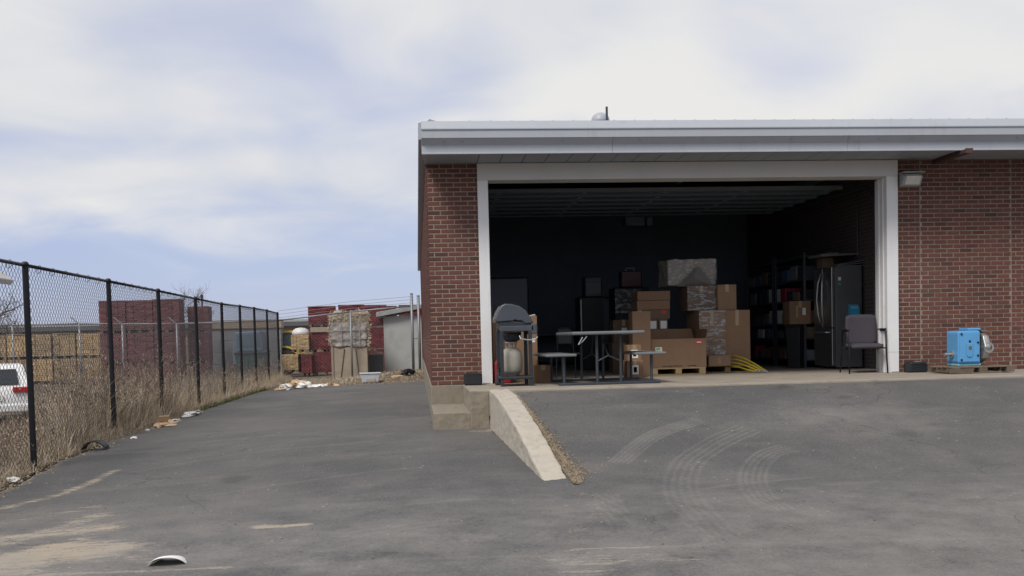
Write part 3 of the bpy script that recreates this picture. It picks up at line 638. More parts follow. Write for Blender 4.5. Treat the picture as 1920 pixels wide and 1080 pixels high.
MB().box(-.05, .05, -.1, .1, 0, .04).build('base', BLACKPL, t_, bevel=.01); MB().lathe([(.035, .04), (.035, .16), (.02, .17), (.02, .24), (.03, .25), (.0, .25)], (0, 0, 0), 12).build('ram', BLEG, t_)
# folding picnic table with attached benches
pt = thing('picnic_table', 'grey folding picnic table with two attached benches before the garage', 'table', (2.4, -.6, 0))
MB().box(-.5, .5, -.85, .8, .69, .735).build('tabletop', TTOP, pt, bevel=.015)
for s_ in (-1, 1):
    MB().box(*( (-.86, -.44) if s_ < 0 else (.36, .80)), -.82, .78, .40, .435).build('bench_seat', TTOP, pt, bevel=.013)
for y in (-.68, .68):
    MB().box(-.68, .74, y-.025, y+.025, .0, .035).build('foot_rail', BLEG, pt, bevel=.008)
    for x in (-.14, .19): MB().tube([(x, y, .035), (x, y, .69)], .02, 8).build('leg', BLEG, pt)
    for x in (-.60, .62): MB().tube([(x, y, .035), (x, y, .40)], .02, 8).build('leg', BLEG, pt)
    MB().tube([(-.14, y, .32), (.02, y, .40), (.19, y, .32)], .011, 6).tube([(.02, y, .40), (-.02, 0 if abs(y) < .1 else y*.5, .68)], .011, 6).build('brace', BLEG, pt)
MB().tube([(-.36, -.84, .66), (-.42, -.84, .56), (-.36, -.84, .60), (-.30, -.84, .67)], .008, 6).build('latch', STEEL, pt)
# black side chair behind the table
def fold_chair(name, lab, loc, rz):
    t_ = thing(name, lab, 'chair', loc, rz)
    MB().box(-.2, .2, -.2, .2, .42, .46).build('seat', BLACKPL, t_, bevel=.02)
    MB().tube([(-.16, .2, .45), (-.16, .24, .8), (-.1, .26, .9), (.1, .26, .9), (.16, .24, .8), (.16, .2, .45)], .011, 8).build('back_frame', BLACKP, t_)
    MB().prism([(-.14, .62), (-.14, .82), (-.09, .88), (.09, .88), (.14, .82), (.14, .62)], .225, .245, 'Y').build('backrest', BLACKPL, t_, bevel=.008)
    for x in (-.18, .18):
        for y in (-.18, .18): MB().tube([(x, y, .42), (x*1.1, y*1.15, 0)], .012, 6).build('leg', BLEG, t_)
    return t_
fold_chair('folding_chair', 'black chair standing behind the picnic table', (2.22, 1.1, 0), .15).scale = (.85, .85, .9)
# cartons
carton('labelled_carton', 'small labelled cardboard box on the floor under the right bench', 3.0, 3.26, .3, .6, 0, .28, CARD, labels=((.3, .7, .25, .75, PAPER), (.4, .6, .35, .65, INK)))
carton('labelled_carton', 'taller labelled cardboard box right behind the small one under the bench', 3.08, 3.3, .62, .9, .0, .52, CARD, labels=((.25, .75, .6, .85, PAPER), (.4, .62, .65, .8, INK)))
def pallet(name, lab, x0, x1, y0, y1, mat=WOOD, group=None, rz=0, z=0.0, hh=.12):
    cx_, cy_ = (x0+x1)/2, (y0+y1)/2; w, d = (x1-x0)/2, (y1-y0)/2
    t_ = thing(name, lab, 'pallet', (cx_, cy_, z), rz, group)
    for x in (-w, -.05, w-.1): MB().box(x, x+.1, -d, d, .018, hh-.018).build('stringer', mat, t_, bevel=.003)
    n = max(4, int(2*d/.16))
    for i in range(n):
        y = -d+2*d*i/n; MB().box(-w-.004, w+.004, y+.005, y+2*d/n-.02, hh-.0175, hh+random.uniform(0, .003)).build('deck_board', mat, t_, bevel=.003)
    for y in (-d+.001, -.05, d-.1): MB().box(-w+.002, w-.002, y, y+.1, 0, .0175).build('bottom_board', mat, t_, bevel=.003)
    return t_
pallet('wooden_pallet', 'pale wooden pallet under the big open cardboard box', 3.62, 4.52, 1.3, 2.1, group='pallets in the garage')
pallet('wooden_pallet', 'pale wooden pallet under the film wrapped cartons', 4.56, 5.5, 1.75, 2.85, group='pallets in the garage')
ob = thing('open_carton', 'big open cardboard box with red sticker on a pallet', 'box', (4.07, 1.68, .124))
W_, D_, H_ = .47, .36, .47
for nm, (x0, x1, y0, y1) in (('front', (-W_, W_, -D_, -D_+.012)), ('rear', (-W_, W_, D_-.012, D_)), ('left', (-W_, -W_+.012, -D_+.0125, D_-.0125)), ('right', (W_-.012, W_, -D_+.0125, D_-.0125))):
    o = MB().box(x0, x1, y0, y1, 0, H_).build('side_panel', CARD, ob)
MB().box(-W_+.013, W_-.013, -D_+.013, D_-.013, 0, .012).build('bottom_panel', CARD, ob)
MB().hexa([(-W_, D_, H_), (W_, D_, H_), (W_, D_+.012, H_), (-W_, D_+.012, H_), (-W_-.02, D_+.1, H_+.17), (W_-.02, D_+.1, H_+.17), (W_-.02, D_+.112, H_+.17), (-W_-.02, D_+.112, H_+.17)]).build('flap', CARDIN, ob)
MB().hexa([(-W_-.012, -D_, H_), (-W_, -D_, H_), (-W_, D_, H_), (-W_-.012, D_, H_), (-W_-.12, -D_+.03, H_-.16), (-W_-.108, -D_+.03, H_-.16), (-W_-.108, D_-.03, H_-.16), (-W_-.12, D_-.03, H_-.16)]).build('flap', CARD, ob)
MB().hexa([(W_, -D_, H_), (W_+.012, -D_, H_), (W_+.012, D_, H_), (W_, D_, H_), (W_+.04, -D_+.05, H_+.15), (W_+.052, -D_+.05, H_+.15), (W_+.052, D_-.03, H_+.16), (W_+.04, D_-.03, H_+.16)]).build('flap', CARDIN, ob)
MB().box(.3, .4, -D_-.004, -D_-.001, H_-.09, H_-.035).build('sticker', REDST, ob); MB().box(.315, .385, -D_-.006, -D_-.0045, H_-.07, H_-.055).build('sticker_print', PAPER, ob)
MB().box(-.38, -.27, -D_-.004, -D_-.001, H_-.23, H_-.13).build('label', PAPER, ob); MB().box(-.37, -.3, -D_-.006, -D_-.0045, H_-.18, H_-.14).build('label_print', GREENST, ob)
for i, (a, b_) in enumerate(((-.26, -.2), (-.19, -.1), (-.09, .0), (.01, .06), (.16, .2), (.21, .3))): MB().box(a, b_, -D_-.003, -D_-.001, .02, .032).build('printed_text', INK, ob)
carton('narrow_carton', 'tall narrow cardboard box left of the open carton', 3.30, 3.60, 1.25, 1.55, 0, 1.06, CARD, tape=False)
for i, lab in enumerate(('cardboard case with red label, lowest of three flat cases', 'flat cardboard case, middle of three behind the open carton', 'flat cardboard case, topmost of three behind the open carton')):
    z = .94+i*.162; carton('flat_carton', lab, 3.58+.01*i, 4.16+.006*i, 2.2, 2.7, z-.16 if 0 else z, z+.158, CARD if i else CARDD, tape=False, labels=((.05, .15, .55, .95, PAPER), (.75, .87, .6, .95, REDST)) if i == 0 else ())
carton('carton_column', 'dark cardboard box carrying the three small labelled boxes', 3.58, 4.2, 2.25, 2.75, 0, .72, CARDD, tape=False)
for i in range(3):
    carton('small_case', ('left', 'middle', 'right')[i]+' of three small boxes with white labels under the flat cases', 3.6+i*.18, 3.765+i*.18, 2.2, 2.6, .72, .94, CARDD, tape=False, labels=((.2, .85, .25, .85, PAPER),))
# film wrapped cartons
def wrapped(lab, x0, x1, y0, y1, z0, z1, mat, n):
    t_ = carton('wrapped_carton', lab, x0, x1, y0, y1, z0, z1, mat, group='film wrapped cartons on the rear pallet')
    w, d, h = (x1-x0)/2, (y1-y0)/2, z1-z0; k = 14; vs, fs = [], []
    for j in range(k+1):
        for i in range(k+1):
            vs.append((-w-.01+(2*w+.02)*i/k, -d-.012-random.random()*.018, h*.02+h*.98*j/k))
    for j in range(k):
        for i in range(k): fs.append((j*k+j+i, j*k+j+i+1, (j+1)*(k+1)+i+1, (j+1)*(k+1)+i))
    o = MB().add(vs, fs).build('stretch_film', FILM, t_, smooth=True)
    if n > 1:
        sub_b(t_.children[0], 4, .09, .22)
        MB().add([(-.28, -d-.05, -.01), (.36, -d-.05, -.02), (.10, -d-.06, h*.74), (.0, -d-.09, h*.3)], [(0, 3, 2), (3, 1, 2), (0, 1, 3)]).build('film_fold', M('film_dark', (.12, .11, .10), .4), t_)  # dark triangular drape of film over the front face
    return t_
wrapped('film wrapped cardboard carton, bottom left on the rear pallet', 4.58, 5.02, 1.85, 2.7, .124, 1.06, CARD, 1)
carton('big_carton', 'tall cardboard box, bottom right on the rear pallet', 5.03, 5.48, 1.9, 2.7, .124, 1.06, CARD)
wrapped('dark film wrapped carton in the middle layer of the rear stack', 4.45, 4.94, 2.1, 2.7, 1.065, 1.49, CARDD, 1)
carton('mid_carton', 'cardboard box in the middle layer, right of the dark wrapped one', 4.95, 5.28, 2.0, 2.7, 1.065, 1.5, CARD)
wrapped('pale film wrapped carton on top of the rear stack', 4.15, 5.0, 2.25, 2.9, 1.505, 1.96, M('cardboard_pale', (.27, .24, .215), .6, var=.3, scale=9), 2)
carton('low_carton', 'low open cardboard tray on the pallet before the wrapped stack', 4.62, 5.0, 1.46, 1.72, .124, .30, CARDD, tape=False, labels=((.4, .55, .2, .8, CARD),))
# yellow hoses
for i, lab in enumerate(('yellow hose, longest of the bundle lying off the pallet', 'yellow hose in the middle of the bundle by the pallet', 'yellow hose, lowest of the bundle by the pallet', 'short yellow hose nearest the wrapped cartons')):
    h_ = thing('yellow_hose', lab, 'hose', (5.22, 1.6, 0), 0, 'yellow hoses beside the pallet'); h_.scale = (.8, .8, .8)
    a = [(-.3, .45-.1*i, .36-.075*i), (-.05, .25-.1*i, .355-.08*i), (.12-.03*i, .05-.1*i, .28-.07*i), (.27-.05*i, -.1-.1*i, .17-.045*i), (.42-.09*i, -.25-.1*i, .045)]
    MB().tube([Vector((*p_, 0)).to_3d() if 0 else p_ for p_ in a], .017, 10).build('tube', YELLOW, h_, smooth=True)
    e0 = Vector(a[-1]); e1 = e0+(e0-Vector(a[-2])).normalized()*.08; MB().tube([e0, e1], .021, 8).build('coupling', CAST, h_)
# machine, crates and board at the back
t_ = thing('steel_cabinet', 'dark upright machine cabinet against the back wall', 'cabinet', (3.35, 5.2, 0))
MB().box(-.33, .33, -.25, .3, 0, 1.45).build('body', BLACKP, t_, bevel=.02); MB().box(-.2, .14, -.22, .2, 1.455, 1.85).build('head', BLEG, t_, bevel=.02)
MB().box(-.17, .11, -.226, -.2205, 1.52, 1.72).build('screen', FRSIDE, t_); MB().tube([(-.3, -.3, .3), (-.3, -.3, 1.4)], .016, 6).build('handle', STEEL, t_); MB().box(.16, .33, -.256, -.2505, .5, 1.4).build('side_panel', BLEG, t_)
t_ = thing('tool_chest', 'dark chest wrapped in shiny film behind the picnic table', 'chest', (3.95, 4.6, 0))
MB().box(-.34, .34, -.3, .3, 0, 1.6).build('body', BLACKP, t_, bevel=.02)
k = 12; vs = [(-.34+.5*i/k, -.32-random.random()*.03, 1.1+.45*j/k) for j in range(k+1) for i in range(k+1)]; fs = [(j*(k+1)+i, j*(k+1)+i+1, (j+1)*(k+1)+i+1, (j+1)*(k+1)+i) for j in range(k) for i in range(k)]
MB().add(vs, fs).build('film', FILM, t_, smooth=True); MB().box(-.47, -.4, -.31, -.302, 1.26, 1.3).build('sticker', REDST, t_) if 0 else None
t_ = thing('tool_box', 'dark red toolbox on top of the film wrapped chest', 'toolbox', (3.98, 4.6, 1.602)); MB().box(-.2, .2, -.15, .15, 0, .32).build('body', M('dark_red_paint', (.06, .015, .018), .4), t_, bevel=.02); MB().tube([(-.08, 0, .32), (-.08, 0, .38), (.08, 0, .38), (.08, 0, .32)], .012, 6).build('handle', STEEL, t_)
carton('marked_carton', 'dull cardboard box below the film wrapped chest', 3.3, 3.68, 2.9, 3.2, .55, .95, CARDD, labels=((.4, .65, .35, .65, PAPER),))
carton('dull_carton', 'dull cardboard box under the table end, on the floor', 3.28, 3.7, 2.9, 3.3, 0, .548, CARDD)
t_ = thing('whiteboard', 'framed grey whiteboard hanging on the back wall', 'whiteboard', (1.85, 8.27, 1.05))
MB().box(-.5, .5, -.015, .02, 0, .98).build('panel', BOARD, t_); MB().box(-.53, .53, -.03, .025, .981, 1.02).box(-.53, .53, -.03, .025, -.04, -.001).box(-.53, -.501, -.03, .025, 0, .98).box(.501, .53, -.03, .025, 0, .98).build('frame', BLACKP, t_)
t_ = thing('work_bench', 'dark low workbench along the back wall', 'bench', (3.0, 7.7, 0))
MB().box(-1.1, 1.1, -.35, .4, .7, .76).build('top', BLEG, t_, bevel=.01)
for x in (-1.0, 1.0):
    for y in (-.28, .32): MB().box(x-.03, x+.03, y-.03, y+.03, 0, .7).build('leg', BLEG, t_)
MB().box(-1.0, 1.0, -.25, .3, .15, .18).build('lower_shelf', BLEG, t_)
# steel shelving along the right wall
def shelving(lab, y0, y1, x0, x1):
    t_ = thing('steel_shelving', lab, 'shelves', ((x0+x1)/2, (y0+y1)/2, 0)); w, d = (x1-x0)/2, (y1-y0)/2
    for sx in (-1, 1):
        for sy in (-1, 1): MB().box(sx*w-.02, sx*w+.02, sy*d-.02, sy*d+.02, 0, 2.1).build('upright', BLEG, t_)
    for z in (.12, .52, .80, 1.22, 1.6, 2.02): MB().box(-w, w, -d, d, z, z+.03).build('shelf', BLEG, t_)
    return t_
shelving('dark steel shelving against the right wall, next to the fridge', 2.95, 4.45, 6.85, 7.35)
shelving('dark steel shelving against the right wall, farthest back', 4.6, 6.2, 6.85, 7.35)
pal = [CARDD, CARD, PAPER, BLEG, M('shelf_blue', (.05, .1, .18), .5), M('shelf_red', (.3, .03, .06), .6), TTOP, BLACKPL]
names = {0: 'dull cardboard', 1: 'brown cardboard', 2: 'white', 3: 'dark grey', 4: 'blue', 5: 'crimson', 6: 'pale grey', 7: 'black'}
ordn = ('top', 'second', 'third', 'fourth', 'bottom')
for si, (y0, y1, nm) in enumerate(((2.95, 4.45, 'shelving next to the fridge'), (4.6, 6.2, 'shelving farthest back'))):
    for li, z in enumerate((1.63, 1.25, .83, .55, .15)):
        y = y0+.06; q_ = 0; seq = random.sample(range(8), 8)
        while y < y1-.3 and q_ < 4:
            w = random.uniform(.18, .36); h = random.uniform(.14, .28 if z != .55 else .2); mi = seq[q_]
            carton('shelf_box', f'{names[mi]} box on the {ordn[li]} shelf of the {nm}', 6.88, 6.88+random.uniform(.2, .4), y, y+w, z, z+h, pal[mi], tape=False, group='boxes on the steel shelving')
            y += w+random.uniform(.02, .12); q_ += 1
carton('shelf_carton', 'big brown cardboard box left of the fridge', 6.55, 6.95, 2.9, 3.25, .80, 1.22, CARD, labels=((.3, .4, .3, .8, TAPE), (.6, .75, .4, .7, PAPER)))
t_ = thing('trash_bin', 'black plastic bin standing left of the fridge', 'bin', (6.72, 3.05, 0)); MB().lathe([(.16, 0), (.2, .74), (.22, .75), (.22, .78), (.0, .78)], (0, 0, 0), 4).build('body', BLACKPL, t_, bevel=.02); MB().lathe([(.22, .781), (.2, .80), (.0, .80)], (0, 0, 0), 4).build('lid', BLACKPL, t_)
# fridge: doors face the left, side faces the camera
fg = thing('fridge', 'stainless french door refrigerator standing inside the right jamb', 'fridge', (7.22, 2.35, 0))
MB().box(-.2, .27, -.4, .4, .03, 1.78).build('body', FRSIDE, fg, bevel=.01)
MB().box(-.275, -.205, -.4, -.003, .72, 1.77).build('door', STAIN, fg, bevel=.012); MB().box(-.275, -.205, .003, .4, .72, 1.77).build('door', STAIN, fg, bevel=.012)
MB().box(-.275, -.205, -.4, .4, .06, .71).build('freezer_drawer', STAIN, fg, bevel=.012)
MB().box(-.204, -.2005, -.4025, .4, .06, 1.77).build('door_gasket', TTOP, fg)
for y in (-.06, .06): MB().tube([(-.275, y, .78), (-.32, y+(.03 if y > 0 else -.03), .95), (-.335, y*1.9, 1.22), (-.32, y+(.03 if y > 0 else -.03), 1.5), (-.275, y, 1.68)], .016, 8).build('handle', STEEL, fg, smooth=True)
MB().tube([(-.275, -.3, .64), (-.33, -.28, .64), (-.33, .28, .64), (-.275, .3, .64)], .014, 8).build('drawer_handle', STEEL, fg)
for x in (-.12, .2):
    for y in (-.34, .34): MB().lathe([(.02, 0), (.02, .03)], (x, y, 0), 8).build('foot', BLACKPL, fg)
for (x, z, w, h, mt) in ((-.13, 1.56, .05, .06, PAPER), (-.13, 1.47, .06, .035, M('teal_print', (.05, .3, .28), .5)), (.1, .86, .06, .1, PAPER)): MB().box(x-w/2, x+w/2, -.4035, -.4005, z-h/2, z+h/2).build('magnet_note', mt, fg)
t_ = thing('file_holder', 'bright blue plastic holder hanging on the fridge side', 'holder', (7.33, 1.93, .92)); MB().box(-.085, .085, -.05, .018, 0, .02).box(-.085, .085, -.05, -.04, .02, .12).box(-.085, .085, .008, .018, .02, .19).box(-.085, -.075, -.04, .008, .02, .15).box(.075, .085, -.04, .008, .02, .15).build('body', M('cyan_plastic', (.04, .36, .6), .4), t_)
MB().box(-.07, .07, -.03, .0, .02, .16).build('papers', M('blue_paper', (.2, .5, .7), .6), t_)
carton('fridge_top_box', 'dull box standing on the rear of the fridge top', 7.0, 7.2, 2.45, 2.73, 1.782, 1.96, CARDD, tape=False)
t_ = thing('board_panel', 'pale folded panel resting on the box above the fridge', 'panel', (7.3, 2.45, 1.962)); MB().hexa([(-.45, -.3, .0), (.25, -.3, .02), (.25, .3, .02), (-.45, .3, 0), (-.45, -.3, .045), (.25, -.3, .05), (.25, .3, .05), (-.45, .3, .045)]).build('panel', TTOP, t_, bevel=.01); MB().box(-.3, -.1, -.2, .2, .05, .075).build('fold', TTOP, t_)
t_ = thing('foam_sheet', 'white bent foam sheets lying on the fridge top', 'sheet', (7.28, 2.1, 1.782))
for i in range(3): MB().hexa([(-.2, -.14+.02*i, .012*i), (.27, -.14, .012*i+.03*i), (.27, .14, .012*i+.03*i), (-.2, .14, .012*i), (-.2, -.14+.02*i, .012*i+.01), (.27, -.14, .012*i+.03*i+.01), (.27, .14, .012*i+.03*i+.01), (-.2, .14, .012*i+.01)]).build('sheet', TTOP, t_)
# guest chair
ch = thing('guest_chair', 'dark grey fabric armchair with black frame by the right jamb', 'chair', (6.72, .18, 0), -.18)
def curved_pad(w, h, d, n, curve, name, loc_fn):
    vs, fs = [], []
    for k_ in (0, 1):
        for j in range(n+1):
            for i in range(n+1):
                a, b_ = i/n*2-1, j/n*2-1; s_ = (1-(abs(a)**6)*.12)*1; vs.append(loc_fn(a*w*(1-.06*abs(b_)**5), b_*h*(1-.08*abs(a)**5), k_*d+curve*a*a))
    m_ = (n+1)**2
    for j in range(n):
        for i in range(n):
            q_ = j*(n+1)+i; fs.append((q_, q_+1, q_+n+2, q_+n+1)); fs.append((m_+q_+n+1, m_+q_+n+2, m_+q_+1, m_+q_))
    for i in range(n):
        fs.append((i, m_+i, m_+i+1, i+1)); q_ = n*(n+1)+i; fs.append((q_+1, m_+q_+1, m_+q_, q_)); q_ = i*(n+1); fs.append((q_+n+1, m_+q_+n+1, m_+q_, q_)); q_ = i*(n+1)+n; fs.append((q_, m_+q_, m_+q_+n+1, q_+n+1))
    return MB().add(vs, fs).build(name, FABRIC, ch, smooth=True)
curved_pad(.235, .24, .045, 8, -.05, 'backrest', lambda a, b_, c: (a, .20+b_*.06-c*-1, .67+b_))
curved_pad(.25, .24, .055, 8, .0, 'seat', lambda a, b_, c: (a, -.03+b_, .395+c+.012*(b_/.24)))
for s_ in (-1, 1):
    x = s_*.275
    MB().tube([(x*1.04, -.28, 0), (x, -.24, .40), (x, -.235, .63), (x, -.20, .655), (x, .20, .655), (x, .235, .62), (x, .235, .42)], .012, 8).build('arm_frame', BLACKP, ch, smooth=True)
    MB().tube([(x, .235, .50), (x*1.0, .24, .40), (x*1.05, .33, 0)], .012, 8).build('leg', BLACKP, ch, smooth=True)
    MB().box(x-.022, x+.022, -.2, .18, .664, .688).build('armrest', BLACKPL, ch, bevel=.008)
    MB().tube([(s_*.2, .24, .36), (s_*.21, .285, .78)], .01, 6).build('back_upright', BLACKP, ch)
MB().tube([(-.275, -.2, .385), (.275, -.2, .385)], .011, 6).tube([(-.275, .22, .385), (.275, .22, .385)], .011, 6).build('seat_rail', BLACKP, ch)
# pump on its pallet
pp = thing('broken_pallet', 'weathered low wooden pallet under the blue pump', 'pallet', (7.92, -.78, 0), .03)
for x in (-.48, -.06, .36): MB().box(x, x+.12, -.34, .34, .016, .085).build('stringer', OLDWOOD, pp, bevel=.004)
for i in range(5):
    y = -.33+i*.14; MB().box(-.50+random.uniform(-.02, .02), .49+random.uniform(-.02, .02), y, y+.105, .0855, .105).build('deck_board', OLDWOOD, pp, bevel=.004)
MB().hexa([(-.2, -.37, 0), (.28, -.345, 0), (.28, -.30, 0), (-.2, -.30, 0), (-.2, -.37, .014), (.28, -.345, .03), (.28, -.3, .03), (-.2, -.3, .014)]).build('loose_board', OLDWOOD, pp)
MB().box(-.53, -.16, -.345, -.341, .01, .08).build('side_board', OLDWOOD, pp)
pm = thing('rotary_pump', 'sky blue rotary pump with silver head standing on a pallet', 'pump', (7.80, -.80, .107))
MB().box(-.16, .19, -.14, .15, .0, .035).build('base_foot', BLUELT, pm, bevel=.01)
hs = [(-.17, .06), (-.15, .035), (.17, .035), (.17, .50), (.13, .515), (-.14, .515), (-.17, .49)]
o = MB().prism(hs, -.16, .17, 'Y').build('gear_housing', BLUEP, pm, bevel=.022)
MB().box(.0, .20, -.13, .14, .5155, .55).build('top_flange', BLUEP, pm, bevel=.014)
MB().box(-.15, .15, -.172, -.1605, .06, .49).build('side_cover', BLUEP, pm, bevel=.006)
MB().prism([(-.045, .16), (-.03, .13), (.03, .13), (.045, .16), (.045, .33), (-.045, .33)], -.185, -.1725, 'Y').build('cover_boss', BLUEP, pm, bevel=.008)
for x, z in ((-.125, .465), (.125, .34), (.125, .15), (-.125, .09), (.0, .36)): MB().lathe([(.016, 0), (.016, -.012), (.0, -.012)], (x, -.173, z), 6, 'Y').build('bolt', BLACKP, pm)
MB().lathe([(.022, 0), (.022, -.014), (.0, -.014)], (0, -.1855, .27), 12, 'Y').build('sight_plug', M('brass', (.3, .2, .07), .4, .8), pm)
MB().lathe([(.055, 0), (.055, -.02), (.026, -.022), (.026, -.12), (.0, -.12)], (-.17, .0, .17), 16, 'X').build('shaft', CAST, pm)
MB().box(.171, .20, -.12, .13, .10, .46).build('adapter', BLACKP, pm)
MB().lathe([(.10, 0), (.235, .002), (.24, .06), (.225, .1), (.1, .12), (0, .12)], (.20, .0, .27), 8, 'X').build('pump_head', CAST, pm, bevel=.012)
MB().lathe([(.075, 0), (.075, -.10), (.045, -.10), (.045, -.02), (0, -.02)], (.27, -.12, .26), 20, 'Y').build('port', CAST, pm)
MB().lathe([(.044, 0), (.0, 0.001)], (.27, -.16, .26), 20, 'Y').build('port_bore', M('bore_dark', (.05, .03, .03), .6), pm)
MB().box(.205, .31, -.10, .1, .50, .515).build('nameplate', TTOP, pm)

# ------------------------------------------------------------------ black chain link fence
def chainlink(name, p0, p1, z0f, z1f, mat, parent, pitch=.05, wr=.0030):
    p0, p1 = np.array(p0, float), np.array(p1, float); Ln = np.linalg.norm(p1-p0); d = (p1-p0)/Ln; nrm = np.array([-d[1], d[0]])
    nW = int(Ln/pitch); s0 = np.arange(nW)*pitch
    zb = np.array([z0f(*(p0+d*s)) for s in s0]); ztp = np.array([z1f(*(p0+d*s)) for s in s0])
    rows = int(np.max(ztp-zb)/pitch)+1; k = np.arange(rows+1)
    sgn = np.where((k[None]+np.arange(nW)[:, None]) % 2 == 0, 1, -1)
    along = s0[:, None]+sgn*pitch*.5; zz_ = zb[:, None]+(ztp-zb)[:, None]*k[None]/rows; off = sgn*wr*.9*np.where(np.arange(nW) % 2 == 0, 1, -1)[:, None]
    C0 = np.stack([p0[0]+d[0]*along+nrm[0]*off, p0[1]+d[1]*along+nrm[1]*off, zz_], -1)       # nW, rows+1, 3
    ring = np.array([(wr*math.cos(a), wr*math.sin(a)) for a in (math.pi/2, math.pi*7/6, math.pi*11/6)])
    Vv = C0[:, :, None, :]+(ring[:, 0, None]*np.array([d[0], d[1], 0.])[None]*1.3+ring[:, 1, None]*np.array([nrm[0], nrm[1], 0.])[None])[None, None]
    base = (np.arange(nW)[:, None]*(rows+1)+np.arange(rows)[None]).reshape(-1, 1)*3
    j = np.array([0, 1, 2]); j2 = np.array([1, 2, 0])
    Fq = np.stack([base+j, base+j2, base+3+j2, base+3+j], -1).reshape(-1, 4)
    o = np_mesh(name, Vv.reshape(-1, 3), Fq, mat, parent); o['kind'] = 'stuff'; return o
PY = [-5.9, -2.67, .76, 3.92, 7.29, 10.47, 13.3, 16.03, 18.94, 21.81]
def fx(y): return -4.75-.35*(y+2.67)/24.5
PTOP = [1.65, 1.66, 1.67, 1.68, 1.68, 1.68, 1.72, 1.75, 1.77, 1.76]
def ftop(x, y): return float(np.interp(y, PY, PTOP))
bf = thing('chain_link_fence', 'tall black chain link fence running along the asphalt drive', 'fence')
for i, (y, zt_) in enumerate(zip(PY, PTOP)):
    x = fx(y); p_ = MB().tube([(x, y, tz(x, y)-.2), (x, y, zt_+.01)], .036 if i not in (0, 9) else .042, 14).build('post', BLACKP, bf, smooth=True)
    smooth_angle(p_); MB().lathe([(.042, -.015), (.043, .01), (.036, .028), (.02, .038), (.0, .04)], (x, y, zt_+.005), 14).build('post_cap', BLACKP, p_, smooth=True)
for i in range(len(PY)-1):
    a, b_ = PY[i], PY[i+1]; MB().tube([(fx(a), a, PTOP[i]), (fx(b_), b_, PTOP[i+1])], .021, 10).build('top_rail', BLACKP, bf, smooth=True)
    chainlink('mesh_panel', (fx(a)-.03, a), (fx(b_)-.03, b_), lambda x, y: tz(x, y)+.03, lambda x, y: ftop(x, y)+.015, WIRE, bf)
    n = 7
    for q_ in range(1, n):
        y = a+(b_-a)*q_/n; x = fx(y); z = float(np.interp(y, PY, PTOP))
        MB().tube([(x-.045, y, z-.06), (x-.03, y, z+.02), (x+.0, y+.01, z+.033), (x+.025, y+.015, z-.0), (x+.01, y+.02, z-.03), (x-.035, y+.03, z-.07)], .004, 5).build('tie_wire', WIRE, bf)
# ------------------------------------------------------------------ weathered yard fence with gate, along y = 21.8
yf = thing('yard_fence', 'weathered grey chain link yard fence with barbed wire arms', 'fence')
YX = [-16.6, -14.2, -11.95, -10.49, -8.63, -5.2, -2.55, -.36, -.12]
YT = [1.56, 1.55, 1.54, 1.5, 1.47, 1.5, 1.76, 1.92, 1.96]
YY = 21.95
for i, (x, z) in enumerate(zip(YX, YT)):
    if i == 5: continue
    tall = .42 if i in (7,) else .3 if i == 8 else 0
    p_ = MB().tube([(x, YY, tz(x, YY)-.2), (x, YY, z+tall)], .035 if i < 7 else .05, 10).build('post', GPIPE, yf, smooth=True)
    if tall:
        for q_ in range(3): MB().obox((x, YY, z+.1+.11*q_), (.13, .03, .02)).build('wire_clip', GPIPE, p_)
        MB().lathe([(.055, 0), (.055, .03), (.0, .05)], (x, YY, z+tall), 8).build('post_cap', GPIPE, p_)
    elif i < 6: MB().obox((x-.14, YY, z+.12), (.36, .03, .035), (0, .75, 0)).build('barb_arm', GPIPE, p_)
for i in range(len(YX)-2):
    a, b_ = (YX[i], YT[i]), (YX[i+1], YT[i+1])
    MB().tube([(a[0], YY, a[1]), (b_[0], YY, b_[1])], .028, 8).build('top_rail', GPIPE, yf, smooth=True)
    chainlink('mesh_panel', (a[0], YY-.03), (b_[0], YY-.03), lambda x, y: tz(x, y)+.05, lambda x, y: float(np.interp(x, YX, YT)), GWIRE, yf, .06, .0022)
for q_ in range(3): MB().tube([(-5.1, YY, 1.6+.12*q_), (-2.55, YY, 1.88+.12*q_), (-.36, YY, 2.04+.11*q_)], .008, 4).build('barbed_wire', GPIPE, yf)
MB().tube([(-.36, YY, .75), (-.12, YY, .75)], .02, 6).build('gate_brace', GPIPE, yf)
# ------------------------------------------------------------------ dry grass
def blades(name, n, xf, yf_, hf, wd_, mat, lean=.35, seg=3, parent=None, zoff=0):
    x = xf(n); y = yf_(n); h = hf(n, x, y); ok = h > .03; x, y, h = x[ok], y[ok], h[ok]; n = len(x)
    z = np.array([tz(a, b_) for a, b_ in zip(x, y)])+zoff; th = rng.uniform(0, 6.283, n); ln = np.abs(rng.normal(0, lean, n))*h; ph = rng.uniform(0, 3.14, n); w = wd_*rng.uniform(.6, 1.5, n)
    Vv = np.zeros((n, seg*2+1, 3))
    for k in range(seg+1):
        t_ = k/seg; cx_ = x+np.cos(th)*ln*t_**1.8; cy_ = y+np.sin(th)*ln*t_**1.8; cz_ = z+h*t_*(1-.15*np.minimum(1, ln/np.maximum(h, .01))*t_); ww = w*(1-t_*.75)
        if k < seg:
            Vv[:, 2*k] = np.stack([cx_-np.cos(ph)*ww, cy_-np.sin(ph)*ww, cz_], -1); Vv[:, 2*k+1] = np.stack([cx_+np.cos(ph)*ww, cy_+np.sin(ph)*ww, cz_], -1)
        else: Vv[:, 2*k] = np.stack([cx_, cy_, cz_], -1)
    b_ = (np.arange(n)*(seg*2+1))[:, None, None]; fl = []
    for k in range(seg-1): fl += [(2*k, 2*k+1, 2*k+3), (2*k, 2*k+3, 2*k+2)]
    fl.append((2*seg-2, 2*seg-1, 2*seg)); Ff = (b_+np.array(fl)[None]).reshape(-1, 3)
    return Vv.reshape(-1, 3), Ff, (x, y, z, h, th, ln)
